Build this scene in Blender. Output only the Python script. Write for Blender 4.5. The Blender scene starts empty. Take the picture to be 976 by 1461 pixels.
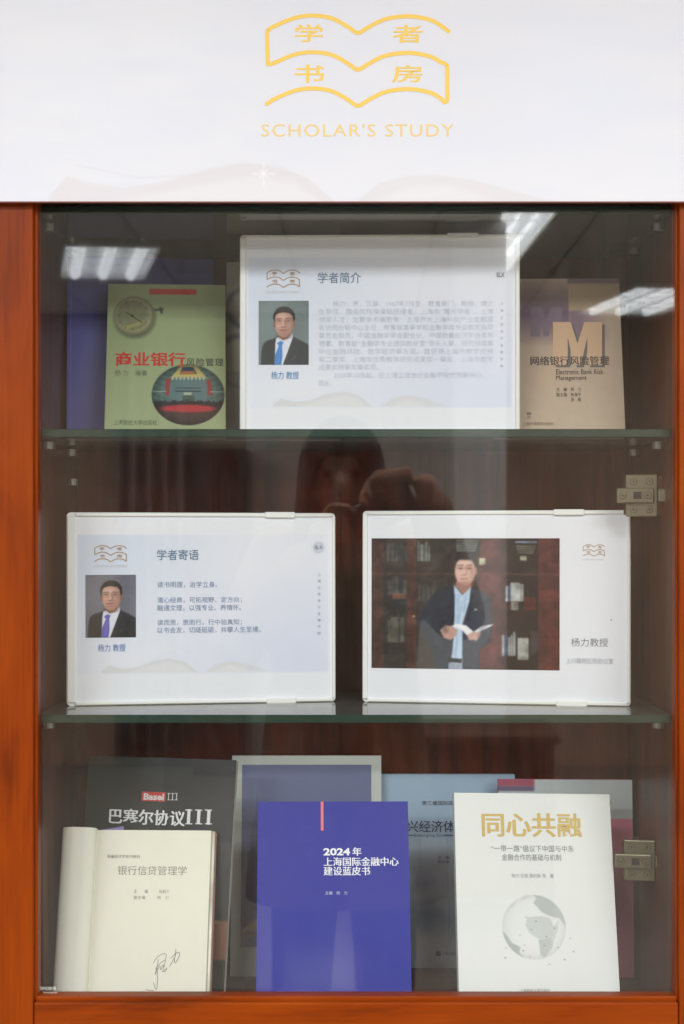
import bpy, bmesh, math, random
import numpy as np
from mathutils import Vector, Matrix, noise
R = math.radians
random.seed(7)
scene = bpy.context.scene
col = scene.collection

# ------------------------------------------------------------------ camera, world, lamps
F, D, HC, CX, HY = 2470.0, 1.9, 1.45, 488.0, 772.0
W0, H0 = 976, 1461
cam_d = bpy.data.cameras.new("camera")
cam = bpy.data.objects.new("camera", cam_d); col.objects.link(cam)
cam.location = (0, -D, HC); cam.rotation_euler = (R(90), 0, 0)
cam_d.sensor_fit = 'VERTICAL'; cam_d.sensor_height = 24.0
cam_d.lens = 24.0 * F / H0
cam_d.shift_y = (HY - H0 / 2) / H0
cam_d.clip_start = 0.001; cam_d.clip_end = 60
scene.camera = cam
world = bpy.data.worlds.new("World"); scene.world = world; world.use_nodes = True
bg = world.node_tree.nodes["Background"]
bg.inputs[0].default_value = (0.92, 0.96, 1.0, 1); bg.inputs[1].default_value = 0.62
scene.view_settings.view_transform = 'Standard'; scene.view_settings.look = 'None'
scene.view_settings.exposure = 0.13; scene.view_settings.gamma = 1.0
scene.view_settings.use_curve_mapping = False
cy = scene.cycles
cy.max_bounces = 10; cy.transparent_max_bounces = 24; cy.glossy_bounces = 6; cy.diffuse_bounces = 4
cy.caustics_reflective = False; cy.caustics_refractive = False
cy.use_denoising = True
CEIL = 2.60
UNSEEN_LIGHTS = [(-0.9, -2.0, 50), (0.9, -2.0, 50), (1.75, -3.9, 80), (-1.75, -3.9, 80), (2.2, -6.4, 75), (-2.2, -6.4, 75)]  # unseen area lights: pair over the cabinet, rear pairs added to brighten the room
for (lx, ly, lw) in UNSEEN_LIGHTS:
    ld = bpy.data.lights.new("unseen_area_light", 'AREA'); ld.shape = 'RECTANGLE'
    ld.size = 1.15; ld.size_y = 0.55; ld.energy = lw; ld.color = (0.955, 0.98, 1.0)
    lo = bpy.data.objects.new("unseen_area_light", ld); col.objects.link(lo)
    lo.location = (lx, ly, CEIL - 0.03)

# ------------------------------------------------------------------ helpers
def lin(c):
    c = np.asarray(c, float) / 255.0
    return np.where(c <= 0.04045, c / 12.92, ((c + 0.055) / 1.055) ** 2.4)
def rgb(*c): return tuple(float(x) for x in lin(c)) + (1.0,)

def at(px, py, y):
    d = y + D
    return Vector(((px - CX) / F * d, y, HC + (HY - py) / F * d))
CAM = Vector((0, -D, HC))
GN = Vector((-0.0069, -1.0, -0.0085)).normalized()     # the door glass leans a hair in its frame
GP = Vector((0.015, 0, HC - 0.06))
def mirrored(px, py, plane, val):
    d = Vector(((px - CX) / F, 1, (HY - py) / F))
    t = (GP - CAM).dot(GN) / d.dot(GN)
    p = CAM + d * t
    r = d - GN * (2 * d.dot(GN))
    k = {'y': 1, 'z': 2}[plane]
    s = (val - p[k]) / r[k]
    return p + r * s

def tag(o, label=None, cat=None, group=None, kind=None):
    if label: o['label'] = label
    if cat: o['category'] = cat
    if group: o['group'] = group
    if kind: o['kind'] = kind
    return o
def empty(name, M=None, label=None, cat=None, group=None):
    o = bpy.data.objects.new(name, None); col.objects.link(o)
    if M is not None: o.matrix_world = M
    return tag(o, label, cat, group)
def link(name, me, mat=None, parent=None, M=None):
    o = bpy.data.objects.new(name, me); col.objects.link(o)
    if mat is not None and len(me.materials) == 0: me.materials.append(mat)
    if parent is not None: o.parent = parent
    if M is not None: o.matrix_local = M
    return o
def mesh_from(verts, faces, name="mesh", smooth=False):
    me = bpy.data.meshes.new(name); me.from_pydata([tuple(v) for v in verts], [], faces); me.update()
    if smooth: me.polygons.foreach_set('use_smooth', [True] * len(me.polygons))
    return me
def bm_mesh(bm, smooth=False, name="mesh"):
    me = bpy.data.meshes.new(name); bm.to_mesh(me); bm.free()
    if smooth: me.polygons.foreach_set('use_smooth', [True] * len(me.polygons))
    return me
def box_bm(bm, x0, x1, y0, y1, z0, z1, bev=0.0, seg=2):
    r = bmesh.ops.create_cube(bm, size=1.0)
    vs = r['verts']
    for v in vs:
        v.co = Vector((x0 + (v.co.x + .5) * (x1 - x0), y0 + (v.co.y + .5) * (y1 - y0), z0 + (v.co.z + .5) * (z1 - z0)))
    if bev > 0:
        es = list({e for v in vs for e in v.link_edges})
        bmesh.ops.bevel(bm, geom=es, offset=bev, segments=seg, profile=0.5, affect='EDGES')
def box(name, mat, parent, x0, x1, y0, y1, z0, z1, bev=0.0, seg=2, smooth=False):
    bm = bmesh.new(); box_bm(bm, x0, x1, y0, y1, z0, z1, bev, seg)
    bmesh.ops.recalc_face_normals(bm, faces=bm.faces)
    return link(name, bm_mesh(bm, smooth), mat, parent)
def cyl_bm(bm, p, q, r, seg=16, r2=None):
    p, q = Vector(p), Vector(q); d = q - p
    M = Matrix.Translation((p + q) / 2) @ d.to_track_quat('Z', 'Y').to_matrix().to_4x4()
    bmesh.ops.create_cone(bm, cap_ends=True, segments=seg, radius1=r, radius2=r if r2 is None else r2, depth=d.length, matrix=M)

# ------------------------------------------------------------------ materials
def mat_new(name):
    m = bpy.data.materials.new(name); m.use_nodes = True
    return m, m.node_tree, m.node_tree.nodes["Principled BSDF"]
_mc = {}
def flat(c, rough=0.5, metal=0.0, coat=0.0, name="paint", noisy=0.0, scale=60.0, spec=0.5):
    key = (tuple(c), rough, metal, coat, noisy, scale, spec)
    if key in _mc: return _mc[key]
    m, nt, b = mat_new(name)
    b.inputs['Base Color'].default_value = rgb(*c); b.inputs['Roughness'].default_value = rough
    b.inputs['Metallic'].default_value = metal; b.inputs['Coat Weight'].default_value = coat
    b.inputs['Specular IOR Level'].default_value = spec
    b.inputs['Coat Roughness'].default_value = 0.08
    if noisy > 0:
        tc = nt.nodes.new('ShaderNodeTexCoord'); n = nt.nodes.new('ShaderNodeTexNoise')
        n.inputs['Scale'].default_value = scale; n.inputs['Detail'].default_value = 5
        nt.links.new(tc.outputs['Object'], n.inputs['Vector'])
        mx = nt.nodes.new('ShaderNodeMix'); mx.data_type = 'RGBA'
        a = rgb(*c); mx.inputs['A'].default_value = tuple(x * (1 - noisy) for x in a[:3]) + (1,)
        mx.inputs['B'].default_value = tuple(min(1, x * (1 + noisy)) for x in a[:3]) + (1,)
        nt.links.new(n.outputs['Fac'], mx.inputs['Factor']); nt.links.new(mx.outputs['Result'], b.inputs['Base Color'])
        bp = nt.nodes.new('ShaderNodeBump'); bp.inputs['Strength'].default_value = 0.12; bp.inputs['Distance'].default_value = 0.0006
        nt.links.new(n.outputs['Fac'], bp.inputs['Height']); nt.links.new(bp.outputs['Normal'], b.inputs['Normal'])
    _mc[key] = m
    return m
def wood(name, stops, scale, rough=0.38, coat=0.03, streak=1.0, dist=2.2):
    m, nt, b = mat_new(name)
    tc = nt.nodes.new('ShaderNodeTexCoord'); mp = nt.nodes.new('ShaderNodeMapping')
    mp.inputs['Scale'].default_value = scale
    nt.links.new(tc.outputs['Object'], mp.inputs['Vector'])
    n = nt.nodes.new('ShaderNodeTexNoise'); n.inputs['Scale'].default_value = 1.0; n.inputs['Detail'].default_value = 4
    n.inputs['Roughness'].default_value = 0.55; n.inputs['Distortion'].default_value = dist
    nt.links.new(mp.outputs['Vector'], n.inputs['Vector'])
    mp2 = nt.nodes.new('ShaderNodeMapping'); mp2.inputs['Scale'].default_value = tuple(s * k for s, k in zip(scale, [34 if s > 5 else 7 for s in scale]))
    nt.links.new(tc.outputs['Object'], mp2.inputs['Vector'])
    n2 = nt.nodes.new('ShaderNodeTexNoise'); n2.inputs['Scale'].default_value = 1.0; n2.inputs['Detail'].default_value = 6
    nt.links.new(mp2.outputs['Vector'], n2.inputs['Vector'])
    mix = nt.nodes.new('ShaderNodeMath'); mix.operation = 'MULTIPLY_ADD'; mix.inputs[1].default_value = 0.22 * streak
    nt.links.new(n2.outputs['Fac'], mix.inputs[0])
    sb = nt.nodes.new('ShaderNodeMath'); sb.operation = 'SUBTRACT'; sb.inputs[1].default_value = 0.11 * streak
    nt.links.new(n.outputs['Fac'], sb.inputs[0]); nt.links.new(sb.outputs[0], mix.inputs[2])
    cr = nt.nodes.new('ShaderNodeValToRGB'); el = cr.color_ramp.elements
    el[0].position = stops[0][0]; el[0].color = rgb(*stops[0][1])
    el[1].position = stops[-1][0]; el[1].color = rgb(*stops[-1][1])
    for p, c in stops[1:-1]:
        e = el.new(p); e.color = rgb(*c)
    nt.links.new(mix.outputs[0], cr.inputs['Fac']); nt.links.new(cr.outputs['Color'], b.inputs['Base Color'])
    b.inputs['Roughness'].default_value = rough; b.inputs['Coat Weight'].default_value = coat; b.inputs['Specular IOR Level'].default_value = 0.09
    b.inputs['Coat Roughness'].default_value = 0.12
    bp = nt.nodes.new('ShaderNodeBump'); bp.inputs['Strength'].default_value = 0.08; bp.inputs['Distance'].default_value = 0.0005
    nt.links.new(n2.outputs['Fac'], bp.inputs['Height']); nt.links.new(bp.outputs['Normal'], b.inputs['Normal'])
    return m
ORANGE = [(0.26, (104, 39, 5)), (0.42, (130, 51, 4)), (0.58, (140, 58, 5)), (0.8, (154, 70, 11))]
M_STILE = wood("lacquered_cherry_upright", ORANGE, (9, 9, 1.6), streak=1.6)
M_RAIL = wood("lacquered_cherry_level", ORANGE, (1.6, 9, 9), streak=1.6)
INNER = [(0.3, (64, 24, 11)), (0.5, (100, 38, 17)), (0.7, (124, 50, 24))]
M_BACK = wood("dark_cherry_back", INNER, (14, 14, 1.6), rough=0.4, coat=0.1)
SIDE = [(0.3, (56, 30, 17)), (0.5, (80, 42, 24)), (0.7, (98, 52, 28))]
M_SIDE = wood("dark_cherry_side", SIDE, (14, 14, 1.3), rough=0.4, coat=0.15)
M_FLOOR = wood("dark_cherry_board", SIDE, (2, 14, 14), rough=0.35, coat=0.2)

def glass_mat(name, tint, base_r=0.04, rough=0.0, amp=1.0, dust_haze=0.0, smear=False):
    m = bpy.data.materials.new(name); m.use_nodes = True; nt = m.node_tree
    for n in list(nt.nodes): nt.nodes.remove(n)
    out = nt.nodes.new('ShaderNodeOutputMaterial')
    geo = nt.nodes.new('ShaderNodeNewGeometry')
    dot = nt.nodes.new('ShaderNodeVectorMath'); dot.operation = 'DOT_PRODUCT'
    nt.links.new(geo.outputs['Incoming'], dot.inputs[0]); nt.links.new(geo.outputs['Normal'], dot.inputs[1])
    ab = nt.nodes.new('ShaderNodeMath'); ab.operation = 'ABSOLUTE'; nt.links.new(dot.outputs['Value'], ab.inputs[0])
    om = nt.nodes.new('ShaderNodeMath'); om.operation = 'SUBTRACT'; om.inputs[0].default_value = 1.0; nt.links.new(ab.outputs[0], om.inputs[1])
    pw = nt.nodes.new('ShaderNodeMath'); pw.operation = 'POWER'; pw.inputs[1].default_value = 5.0; nt.links.new(om.outputs[0], pw.inputs[0])
    ma = nt.nodes.new('ShaderNodeMath'); ma.operation = 'MULTIPLY_ADD'; ma.inputs[1].default_value = (1 - base_r) * amp; ma.inputs[2].default_value = base_r
    nt.links.new(pw.outputs[0], ma.inputs[0])
    tr = nt.nodes.new('ShaderNodeBsdfTransparent'); tr.inputs[0].default_value = tint
    gl = nt.nodes.new('ShaderNodeBsdfGlossy'); gl.inputs['Roughness'].default_value = rough
    mx = nt.nodes.new('ShaderNodeMixShader')
    nt.links.new(ma.outputs[0], mx.inputs[0]); nt.links.new(tr.outputs[0], mx.inputs[1]); nt.links.new(gl.outputs[0], mx.inputs[2])
    if dust_haze > 0:
        df = nt.nodes.new('ShaderNodeBsdfDiffuse'); df.inputs[0].default_value = (.62, .68, .62, 1)
        tl = nt.nodes.new('ShaderNodeBsdfTranslucent'); tl.inputs[0].default_value = (.62, .68, .62, 1)
        m1 = nt.nodes.new('ShaderNodeMixShader'); nt.links.new(df.outputs[0], m1.inputs[1]); nt.links.new(tl.outputs[0], m1.inputs[2])
        m2 = nt.nodes.new('ShaderNodeMixShader'); m2.inputs[0].default_value = dust_haze
        if smear:       # uneven wipe marks and dust on the pane
            tc = nt.nodes.new('ShaderNodeTexCoord'); mp = nt.nodes.new('ShaderNodeMapping'); mp.inputs['Scale'].default_value = (5, 5, 2.2); mp.inputs['Rotation'].default_value = (0, .5, 0)
            nz = nt.nodes.new('ShaderNodeTexNoise'); nz.inputs['Detail'].default_value = 7; nz.inputs['Roughness'].default_value = .65; nz.inputs['Distortion'].default_value = 1.2
            nt.links.new(tc.outputs['Object'], mp.inputs[0]); nt.links.new(mp.outputs[0], nz.inputs['Vector'])
            mr = nt.nodes.new('ShaderNodeMapRange'); mr.inputs['From Min'].default_value = .35; mr.inputs['From Max'].default_value = .75
            mr.inputs['To Min'].default_value = dust_haze * .3; mr.inputs['To Max'].default_value = dust_haze * 2.6
            nt.links.new(nz.outputs['Fac'], mr.inputs['Value']); nt.links.new(mr.outputs[0], m2.inputs[0])
        nt.links.new(mx.outputs[0], m2.inputs[1]); nt.links.new(m1.outputs[0], m2.inputs[2]); nt.links.new(m2.outputs[0], out.inputs[0])
        return m
    nt.links.new(mx.outputs[0], out.inputs[0])
    return m
M_PANE = glass_mat("door_glass", (0.972, 0.974, 0.972, 1), 0.046, 0.022, dust_haze=0.007, smear=True)  # thin dust film that also lifts the reflected veil over the interior
M_SHELF = glass_mat("shelf_glass", (0.93, 0.965, 0.95, 1), 0.085, 0.03, dust_haze=0.10)  # diffuse share stands in for light coming through the shelf, besides dust
M_ACRYL = glass_mat("clear_acrylic", (0.95, 0.955, 0.95, 1), 0.002, 0.01)
M_GEDGE, _nt, _b = mat_new("green_glass_edge")
_b.inputs['Base Color'].default_value = rgb(34, 58, 48); _b.inputs['Roughness'].default_value = 0.18
M_AEDGE = flat((190, 196, 190), 0.2, name="acrylic_edge")

def print_mat(rough, name):
    m, nt, b = mat_new(name)
    a = nt.nodes.new('ShaderNodeVertexColor'); a.layer_name = "Col"
    nt.links.new(a.outputs['Color'], b.inputs['Base Color']); b.inputs['Roughness'].default_value = rough
    b.inputs['Specular IOR Level'].default_value = 0.35
    return m
M_PRINT = print_mat(0.45, "printed_ink"); M_PHOTO = print_mat(0.3, "photo_print"); M_VINYL = print_mat(0.5, "banner_vinyl")
M_PAGES, _nt, _b = mat_new("page_edges")
_tc = _nt.nodes.new('ShaderNodeTexCoord'); _w = _nt.nodes.new('ShaderNodeTexNoise'); _mp = _nt.nodes.new('ShaderNodeMapping')
_mp.inputs['Scale'].default_value = (20, 20, 2600); _nt.links.new(_tc.outputs['Object'], _mp.inputs['Vector'])
_nt.links.new(_mp.outputs['Vector'], _w.inputs['Vector']); _w.inputs['Scale'].default_value = 1
_cr = _nt.nodes.new('ShaderNodeValToRGB'); _cr.color_ramp.elements[0].position = .35; _cr.color_ramp.elements[1].position = .65
_cr.color_ramp.elements[0].color = rgb(176, 170, 150); _cr.color_ramp.elements[1].color = rgb(226, 222, 205)
_nt.links.new(_w.outputs['Fac'], _cr.inputs['Fac']); _nt.links.new(_cr.outputs['Color'], _b.inputs['Base Color']); _b.inputs['Roughness'].default_value = .8

# ------------------------------------------------------------------ painted prints (flat print on its sheet)
def ss(d, w):           # soft mask: 1 inside (d<0)
    return np.clip(0.5 - d / (2 * w), 0, 1)
def ell(U, V, cx, cy, rx, ry):
    q = np.sqrt(((U - cx) / rx) ** 2 + ((V - cy) / ry) ** 2)
    return (q - 1) * min(rx, ry)
def poly(U, V, pts):
    d = np.full(U.shape, 1e9); inside = np.zeros(U.shape, bool)
    n = len(pts)
    for i in range(n):
        ax, ay = pts[i]; bx, by = pts[(i + 1) % n]
        ex, ey = bx - ax, by - ay
        t = np.clip(((U - ax) * ex + (V - ay) * ey) / (ex * ex + ey * ey + 1e-12), 0, 1)
        d = np.minimum(d, np.hypot(U - ax - t * ex, V - ay - t * ey))
        c = ((ay > V) != (by > V)) & (U < (bx - ax) * (V - ay) / (by - ay + 1e-12) + ax)
        inside ^= c
    return np.where(inside, -d, d)
def seg(U, V, a, b, r):
    ex, ey = b[0] - a[0], b[1] - a[1]
    t = np.clip(((U - a[0]) * ex + (V - a[1]) * ey) / (ex * ex + ey * ey + 1e-12), 0, 1)
    return np.hypot(U - a[0] - t * ex, V - a[1] - t * ey) - r
def lay(img, mask, c, a=1.0):
    m = (mask * a)[..., None]
    return img * (1 - m) + np.asarray(c, float) * m
def vnoise(U, V, s, seed=0):
    rs = np.random.RandomState(seed); g = rs.rand(64, 64)
    x = (U * s) % 63; y = (V * s) % 63
    xi = x.astype(int); yi = y.astype(int); fx = x - xi; fy = y - yi
    fx = fx * fx * (3 - 2 * fx); fy = fy * fy * (3 - 2 * fy)
    xj = np.minimum(xi + 1, 63); yj = np.minimum(yi + 1, 63)
    return (g[yi, xi] * (1 - fx) + g[yi, xj] * fx) * (1 - fy) + (g[yj, xi] * (1 - fx) + g[yj, xj] * fx) * fy
def fbm(U, V, s, seed=0): return (vnoise(U, V, s, seed) * .55 + vnoise(U, V, s * 2.1, seed + 1) * .3 + vnoise(U, V, s * 4.3, seed + 2) * .15)

def paint(name, parent, u0, u1, v0, v1, n, nx, ny, fn, mat=None, bow=None):
    """grid sheet in the panel's own frame; fn gets picture coordinates 0..1 (x right, y down) and the sheet's u, v"""
    gu = np.linspace(0, 1, nx); gv = np.linspace(0, 1, ny)
    U, V = np.meshgrid(gu, gv)
    img = lin(np.clip(fn(U, V), 0, 255))
    xs = u0 + U * (u1 - u0); ys = v1 - V * (v1 - v0)
    zs = np.full(xs.shape, n) if bow is None else n + bow(U, V)
    co = np.stack([xs, ys, zs], -1).reshape(-1, 3)
    me = bpy.data.meshes.new(name); me.vertices.add(nx * ny); me.vertices.foreach_set('co', co.ravel())
    idx = np.arange(nx * ny).reshape(ny, nx)
    q = np.stack([idx[1:, :-1], idx[1:, 1:], idx[:-1, 1:], idx[:-1, :-1]], -1).reshape(-1, 4)
    me.loops.add(q.size); me.loops.foreach_set('vertex_index', q.ravel())
    me.polygons.add(len(q)); me.polygons.foreach_set('loop_start', np.arange(0, q.size, 4)); me.polygons.foreach_set('loop_total', np.full(len(q), 4))
    me.update(calc_edges=True)
    ca = me.color_attributes.new("Col", 'FLOAT_COLOR', 'POINT')
    ca.data.foreach_set('color', np.concatenate([img.reshape(-1, 3), np.ones((nx * ny, 1))], 1).ravel())
    return link(name, me, mat or M_PRINT, parent)

# ------------------------------------------------------------------ panels: a thing's own flat frame
class Panel:
    def __init__(s, O, U, Vv, w, h):
        s.O, s.U = O, U.normalized(); Vv = Vv - s.U * Vv.dot(s.U); s.V = Vv.normalized(); s.N = s.U.cross(s.V)
        s.w, s.h = w, h
        s.M = Matrix(((s.U.x, s.V.x, s.N.x, O.x), (s.U.y, s.V.y, s.N.y, O.y), (s.U.z, s.V.z, s.N.z, O.z), (0, 0, 0, 1)))
    def px(s, x, y, n=0.0):
        d = Vector(((x - CX) / F, 1, (HY - y) / F)); o = s.O + s.N * n
        t = (o - CAM).dot(s.N) / d.dot(s.N); p = CAM + d * t - s.O
        return p.dot(s.U), p.dot(s.V)
def stand(zbase, lx, rx, yl, yr, tl, ytl, keep_edge=False):
    """a sheet standing on the level zbase: pixel columns of its bottom corners, their depths, its top left corner and depth"""
    BL = at(lx, HY, yl); BL.z = HC + zbase
    BR = at(rx, HY, yr); BR.z = HC + zbase
    TL = at(tl[0], tl[1], ytl)
    U = BR - BL; V = TL - BL
    if keep_edge: U = U - V.normalized() * U.dot(V.normalized())
    V = V - U.normalized() * V.dot(U.normalized())
    return Panel(BL, U, V, U.length, V.length)

dg_font_cache = {}
def raw_text(s, bold=0.0, ls=1.0):
    key = (s, round(bold, 4), ls)
    if key in dg_font_cache: return dg_font_cache[key]
    c = bpy.data.curves.new("t", 'FONT'); c.body = s; c.offset = bold; c.space_character = ls; c.resolution_u = 3
    o = bpy.data.objects.new("t", c); col.objects.link(o)
    dg = bpy.context.evaluated_depsgraph_get(); dg.update()
    me = bpy.data.meshes.new_from_object(o.evaluated_get(dg))
    n = len(me.vertices); co = np.empty(n * 3); me.vertices.foreach_get('co', co); co = co.reshape(-1, 3)
    faces = [tuple(p.vertices) for p in me.polygons]
    bpy.data.objects.remove(o); bpy.data.curves.remove(c); bpy.data.meshes.remove(me)
    dg_font_cache[key] = (co, faces)
    return co, faces
def text(name, P, parent, s, x0, x1, ya, yb, mat, bold=0.0, n=0.0006, serif=0.0, ls=1.0, slope=0.0):
    """lettering laid flat on panel P, its ink box fitted to the pixel box"""
    co, faces = raw_text(s, bold, ls)
    if len(co) == 0: return None
    a = P.px(x0, (ya + yb) / 2, n)[0]; b = P.px(x1, (ya + yb) / 2, n)[0]
    t = P.px((x0 + x1) / 2, ya, n)[1]; u = P.px((x0 + x1) / 2, yb, n)[1]
    mn, mxx = co.min(0), co.max(0)
    sx = (b - a) / (mxx[0] - mn[0]); sy = (t - u) / (mxx[1] - mn[1])
    V = []; Fc = []
    shifts = [0.0] if serif == 0 else [0.0, -serif, serif]
    for k, sh in enumerate(shifts):
        base = len(V)
        for v in co:
            V.append((a + (v[0] - mn[0]) * sx + sh, u + (v[1] - mn[1]) * sy, n + k * 0.00003))
        Fc += [tuple(i + base for i in f) for f in faces]
    return link(name, mesh_from(V, Fc, name), mat, parent)

def ribbon(pts, w):
    """flat stroke with round ends through pts (2D)"""
    P = [Vector((p[0], p[1])) for p in pts]; n = len(P); V = []; Fc = []
    L, Rr = [], []
    for i in range(n):
        t = (P[min(i + 1, n - 1)] - P[max(i - 1, 0)]).normalized(); nn = Vector((-t.y, t.x))
        V.append(P[i] + nn * w / 2); V.append(P[i] - nn * w / 2)
    for i in range(n - 1): Fc.append((2 * i, 2 * i + 1, 2 * i + 3, 2 * i + 2))
    for e in (0, n - 1):        # half-round ends that butt against the strip
        t = (P[1] - P[0]) if e == 0 else (P[n - 2] - P[n - 1]); a0 = math.atan2(-t.y, -t.x)
        b = len(V)
        for k in range(7):
            a = a0 - math.pi / 2 + math.pi * k / 6; V.append(P[e] + Vector((math.cos(a), math.sin(a))) * w / 2)
        Fc.append(tuple(range(b, b + 7)))
    return V, Fc
def crom(pts, k=6, closed=False):
    out = []; n = len(pts)
    for i in range(n - 1):
        p0 = pts[max(i - 1, 0)]; p1 = pts[i]; p2 = pts[i + 1]; p3 = pts[min(i + 2, n - 1)]
        for j in range(k):
            t = j / k
            out.append(tuple(0.5 * ((2 * p1[c]) + (-p0[c] + p2[c]) * t + (2 * p0[c] - 5 * p1[c] + 4 * p2[c] - p3[c]) * t * t + (-p0[c] + 3 * p1[c] - 3 * p2[c] + p3[c]) * t ** 3) for c in range(2)))
    out.append(tuple(pts[-1])); return out
W1 = [(110, 118), (200, 82), (285, 72), (370, 85), (440, 122), (478, 149), (490, 152), (503, 149), (545, 123), (620, 88), (725, 75), (820, 90), (870, 115)]
LA = [(72, 298), (70, 220), (70, 150), (80, 135)] + W1 + [(910, 145)]
LB = [(72, 298), (90, 296)] + [(x, y + 170) for x, y in W1] + [(898, 298), (905, 315), (905, 400), (905, 466), (890, 472)]
LC = [(68, 482)] + [(x, y + 338) for x, y in W1] + [(892, 474)]
def logo(P, parent, x0, y0, sx, sy, mat, tmat, stroke=20, n=0.0006, letters=True, caption=True, bold=0.012):
    V, Fc = [], []
    for k, path in enumerate((LA, LB, LC)):
        pts = [P.px(x0 + x * sx, y0 + y * sy, n) for x, y in crom(path, 5)]
        w = (P.px(x0 + stroke * sx, y0, n)[0] - P.px(x0, y0, n)[0])
        v, f = ribbon(pts, w); b = len(V)
        V += [(a.x, a.y, n + k * 0.00004) for a in v]; Fc += [tuple(i + b for i in q) for q in f]
    link("book_emblem", mesh_from(V, Fc), mat, parent)
    if letters:
        for ch, (a, b, c, d) in (("学", (198, 328, 112, 195)), ("者", (650, 790, 115, 198)), ("书", (195, 335, 300, 385)), ("房", (648, 790, 302, 382))):
            text("emblem_character", P, parent, ch, x0 + a * sx, x0 + b * sx, y0 + c * sy, y0 + d * sy, mat, bold, n)
    if caption:
        text("emblem_caption", P, parent, "SCHOLAR'S STUDY", x0 + 42 * sx, x0 + 935 * sx, y0 + 574 * sy, y0 + 634 * sy, tmat, -0.002, n, ls=1.12)

# ------------------------------------------------------------------ cabinet
Z1 = 0.363; Z2 = 0.1244; Z3 = -0.1928; ZF = -0.539; TH = 0.0092
XL, XR, YB, YF = -0.340, 0.3665, 0.322, 0.021
ZT = 0.66
cab = empty("display_cabinet", Matrix.Translation((0, 0, 0)), "dark cherry wood display cabinet with three glass shelves behind the glass door", "cabinet")
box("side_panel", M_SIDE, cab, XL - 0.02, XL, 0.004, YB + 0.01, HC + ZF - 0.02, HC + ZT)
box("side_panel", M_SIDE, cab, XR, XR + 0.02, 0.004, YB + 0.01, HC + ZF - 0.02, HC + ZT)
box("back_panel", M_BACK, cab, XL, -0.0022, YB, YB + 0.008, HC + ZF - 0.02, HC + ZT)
box("light_block_strip", M_BACK, cab, -0.012, 0.010, YB + 0.0095, YB + 0.014, HC + ZF - 0.02, HC + ZT)  # added behind the seam to block light leaking through
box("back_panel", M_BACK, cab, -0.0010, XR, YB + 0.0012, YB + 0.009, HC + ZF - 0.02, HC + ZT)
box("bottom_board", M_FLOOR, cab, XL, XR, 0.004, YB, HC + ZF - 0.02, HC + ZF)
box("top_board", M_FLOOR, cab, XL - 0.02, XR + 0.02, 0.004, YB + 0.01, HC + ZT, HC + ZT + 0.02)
def shelf(z):
    bm = bmesh.new()
    c = 0.022; x0, x1 = XL + 0.003, XR - 0.002
    ring = [(x0, YF), (x1, YF), (x1, YB - 0.004 - 0.0 - c), (x1 - c, YB - 0.004), (x0 + c, YB - 0.004), (x0, YB - 0.004 - c)]
    lo = [bm.verts.new((x, y, HC + z - TH)) for x, y in ring]; hi = [bm.verts.new((x, y, HC + z)) for x, y in ring]
    bm.faces.new(hi); bm.faces.new(lo[::-1])
    for i in range(6):
        f = bm.faces.new((lo[i], lo[(i + 1) % 6], hi[(i + 1) % 6], hi[i])); f.material_index = 1
    es = [e for e in bm.edges if abs(e.verts[0].co.y - YF) < 1e-5 and abs(e.verts[1].co.y - YF) < 1e-5 and abs(e.verts[0].co.z - e.verts[1].co.z) < 1e-6]
    bmesh.ops.bevel(bm, geom=es, offset=0.0008, segments=1, affect='EDGES', material=1)
    bmesh.ops.recalc_face_normals(bm, faces=bm.faces)
    me = bm_mesh(bm); me.materials.append(M_SHELF); me.materials.append(M_GEDGE)
    return link("glass_shelf", me, None, cab)
for z in (Z1 + TH, Z2, Z3): shelf(z)
M_PIN = flat((150, 152, 140), 0.25, 0.7, name="pin_metal")
def pin(x, y, z, side):
    bm = bmesh.new()
    cyl_bm(bm, (x, y, z), (x + side * 0.013, y, z), 0.0045)
    cyl_bm(bm, (x + side * 0.006, y, z - 0.004), (x + side * 0.006, y, z + 0.0042), 0.0075)
    link("shelf_pin", bm_mesh(bm, False), M_PIN, cab)
for zz in (Z1, Z2 - TH, Z3 - TH):
    for yy in (0.07, 0.232):
        pin(XL, yy, HC + zz - 0.0065, 1); pin(XR, yy, HC + zz - 0.0065, -1)
pin(XL, 0.245, HC + 0.073, 1)
pin(XL, 0.245, HC + 0.076 + 0.02, 1) if False else None

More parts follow.
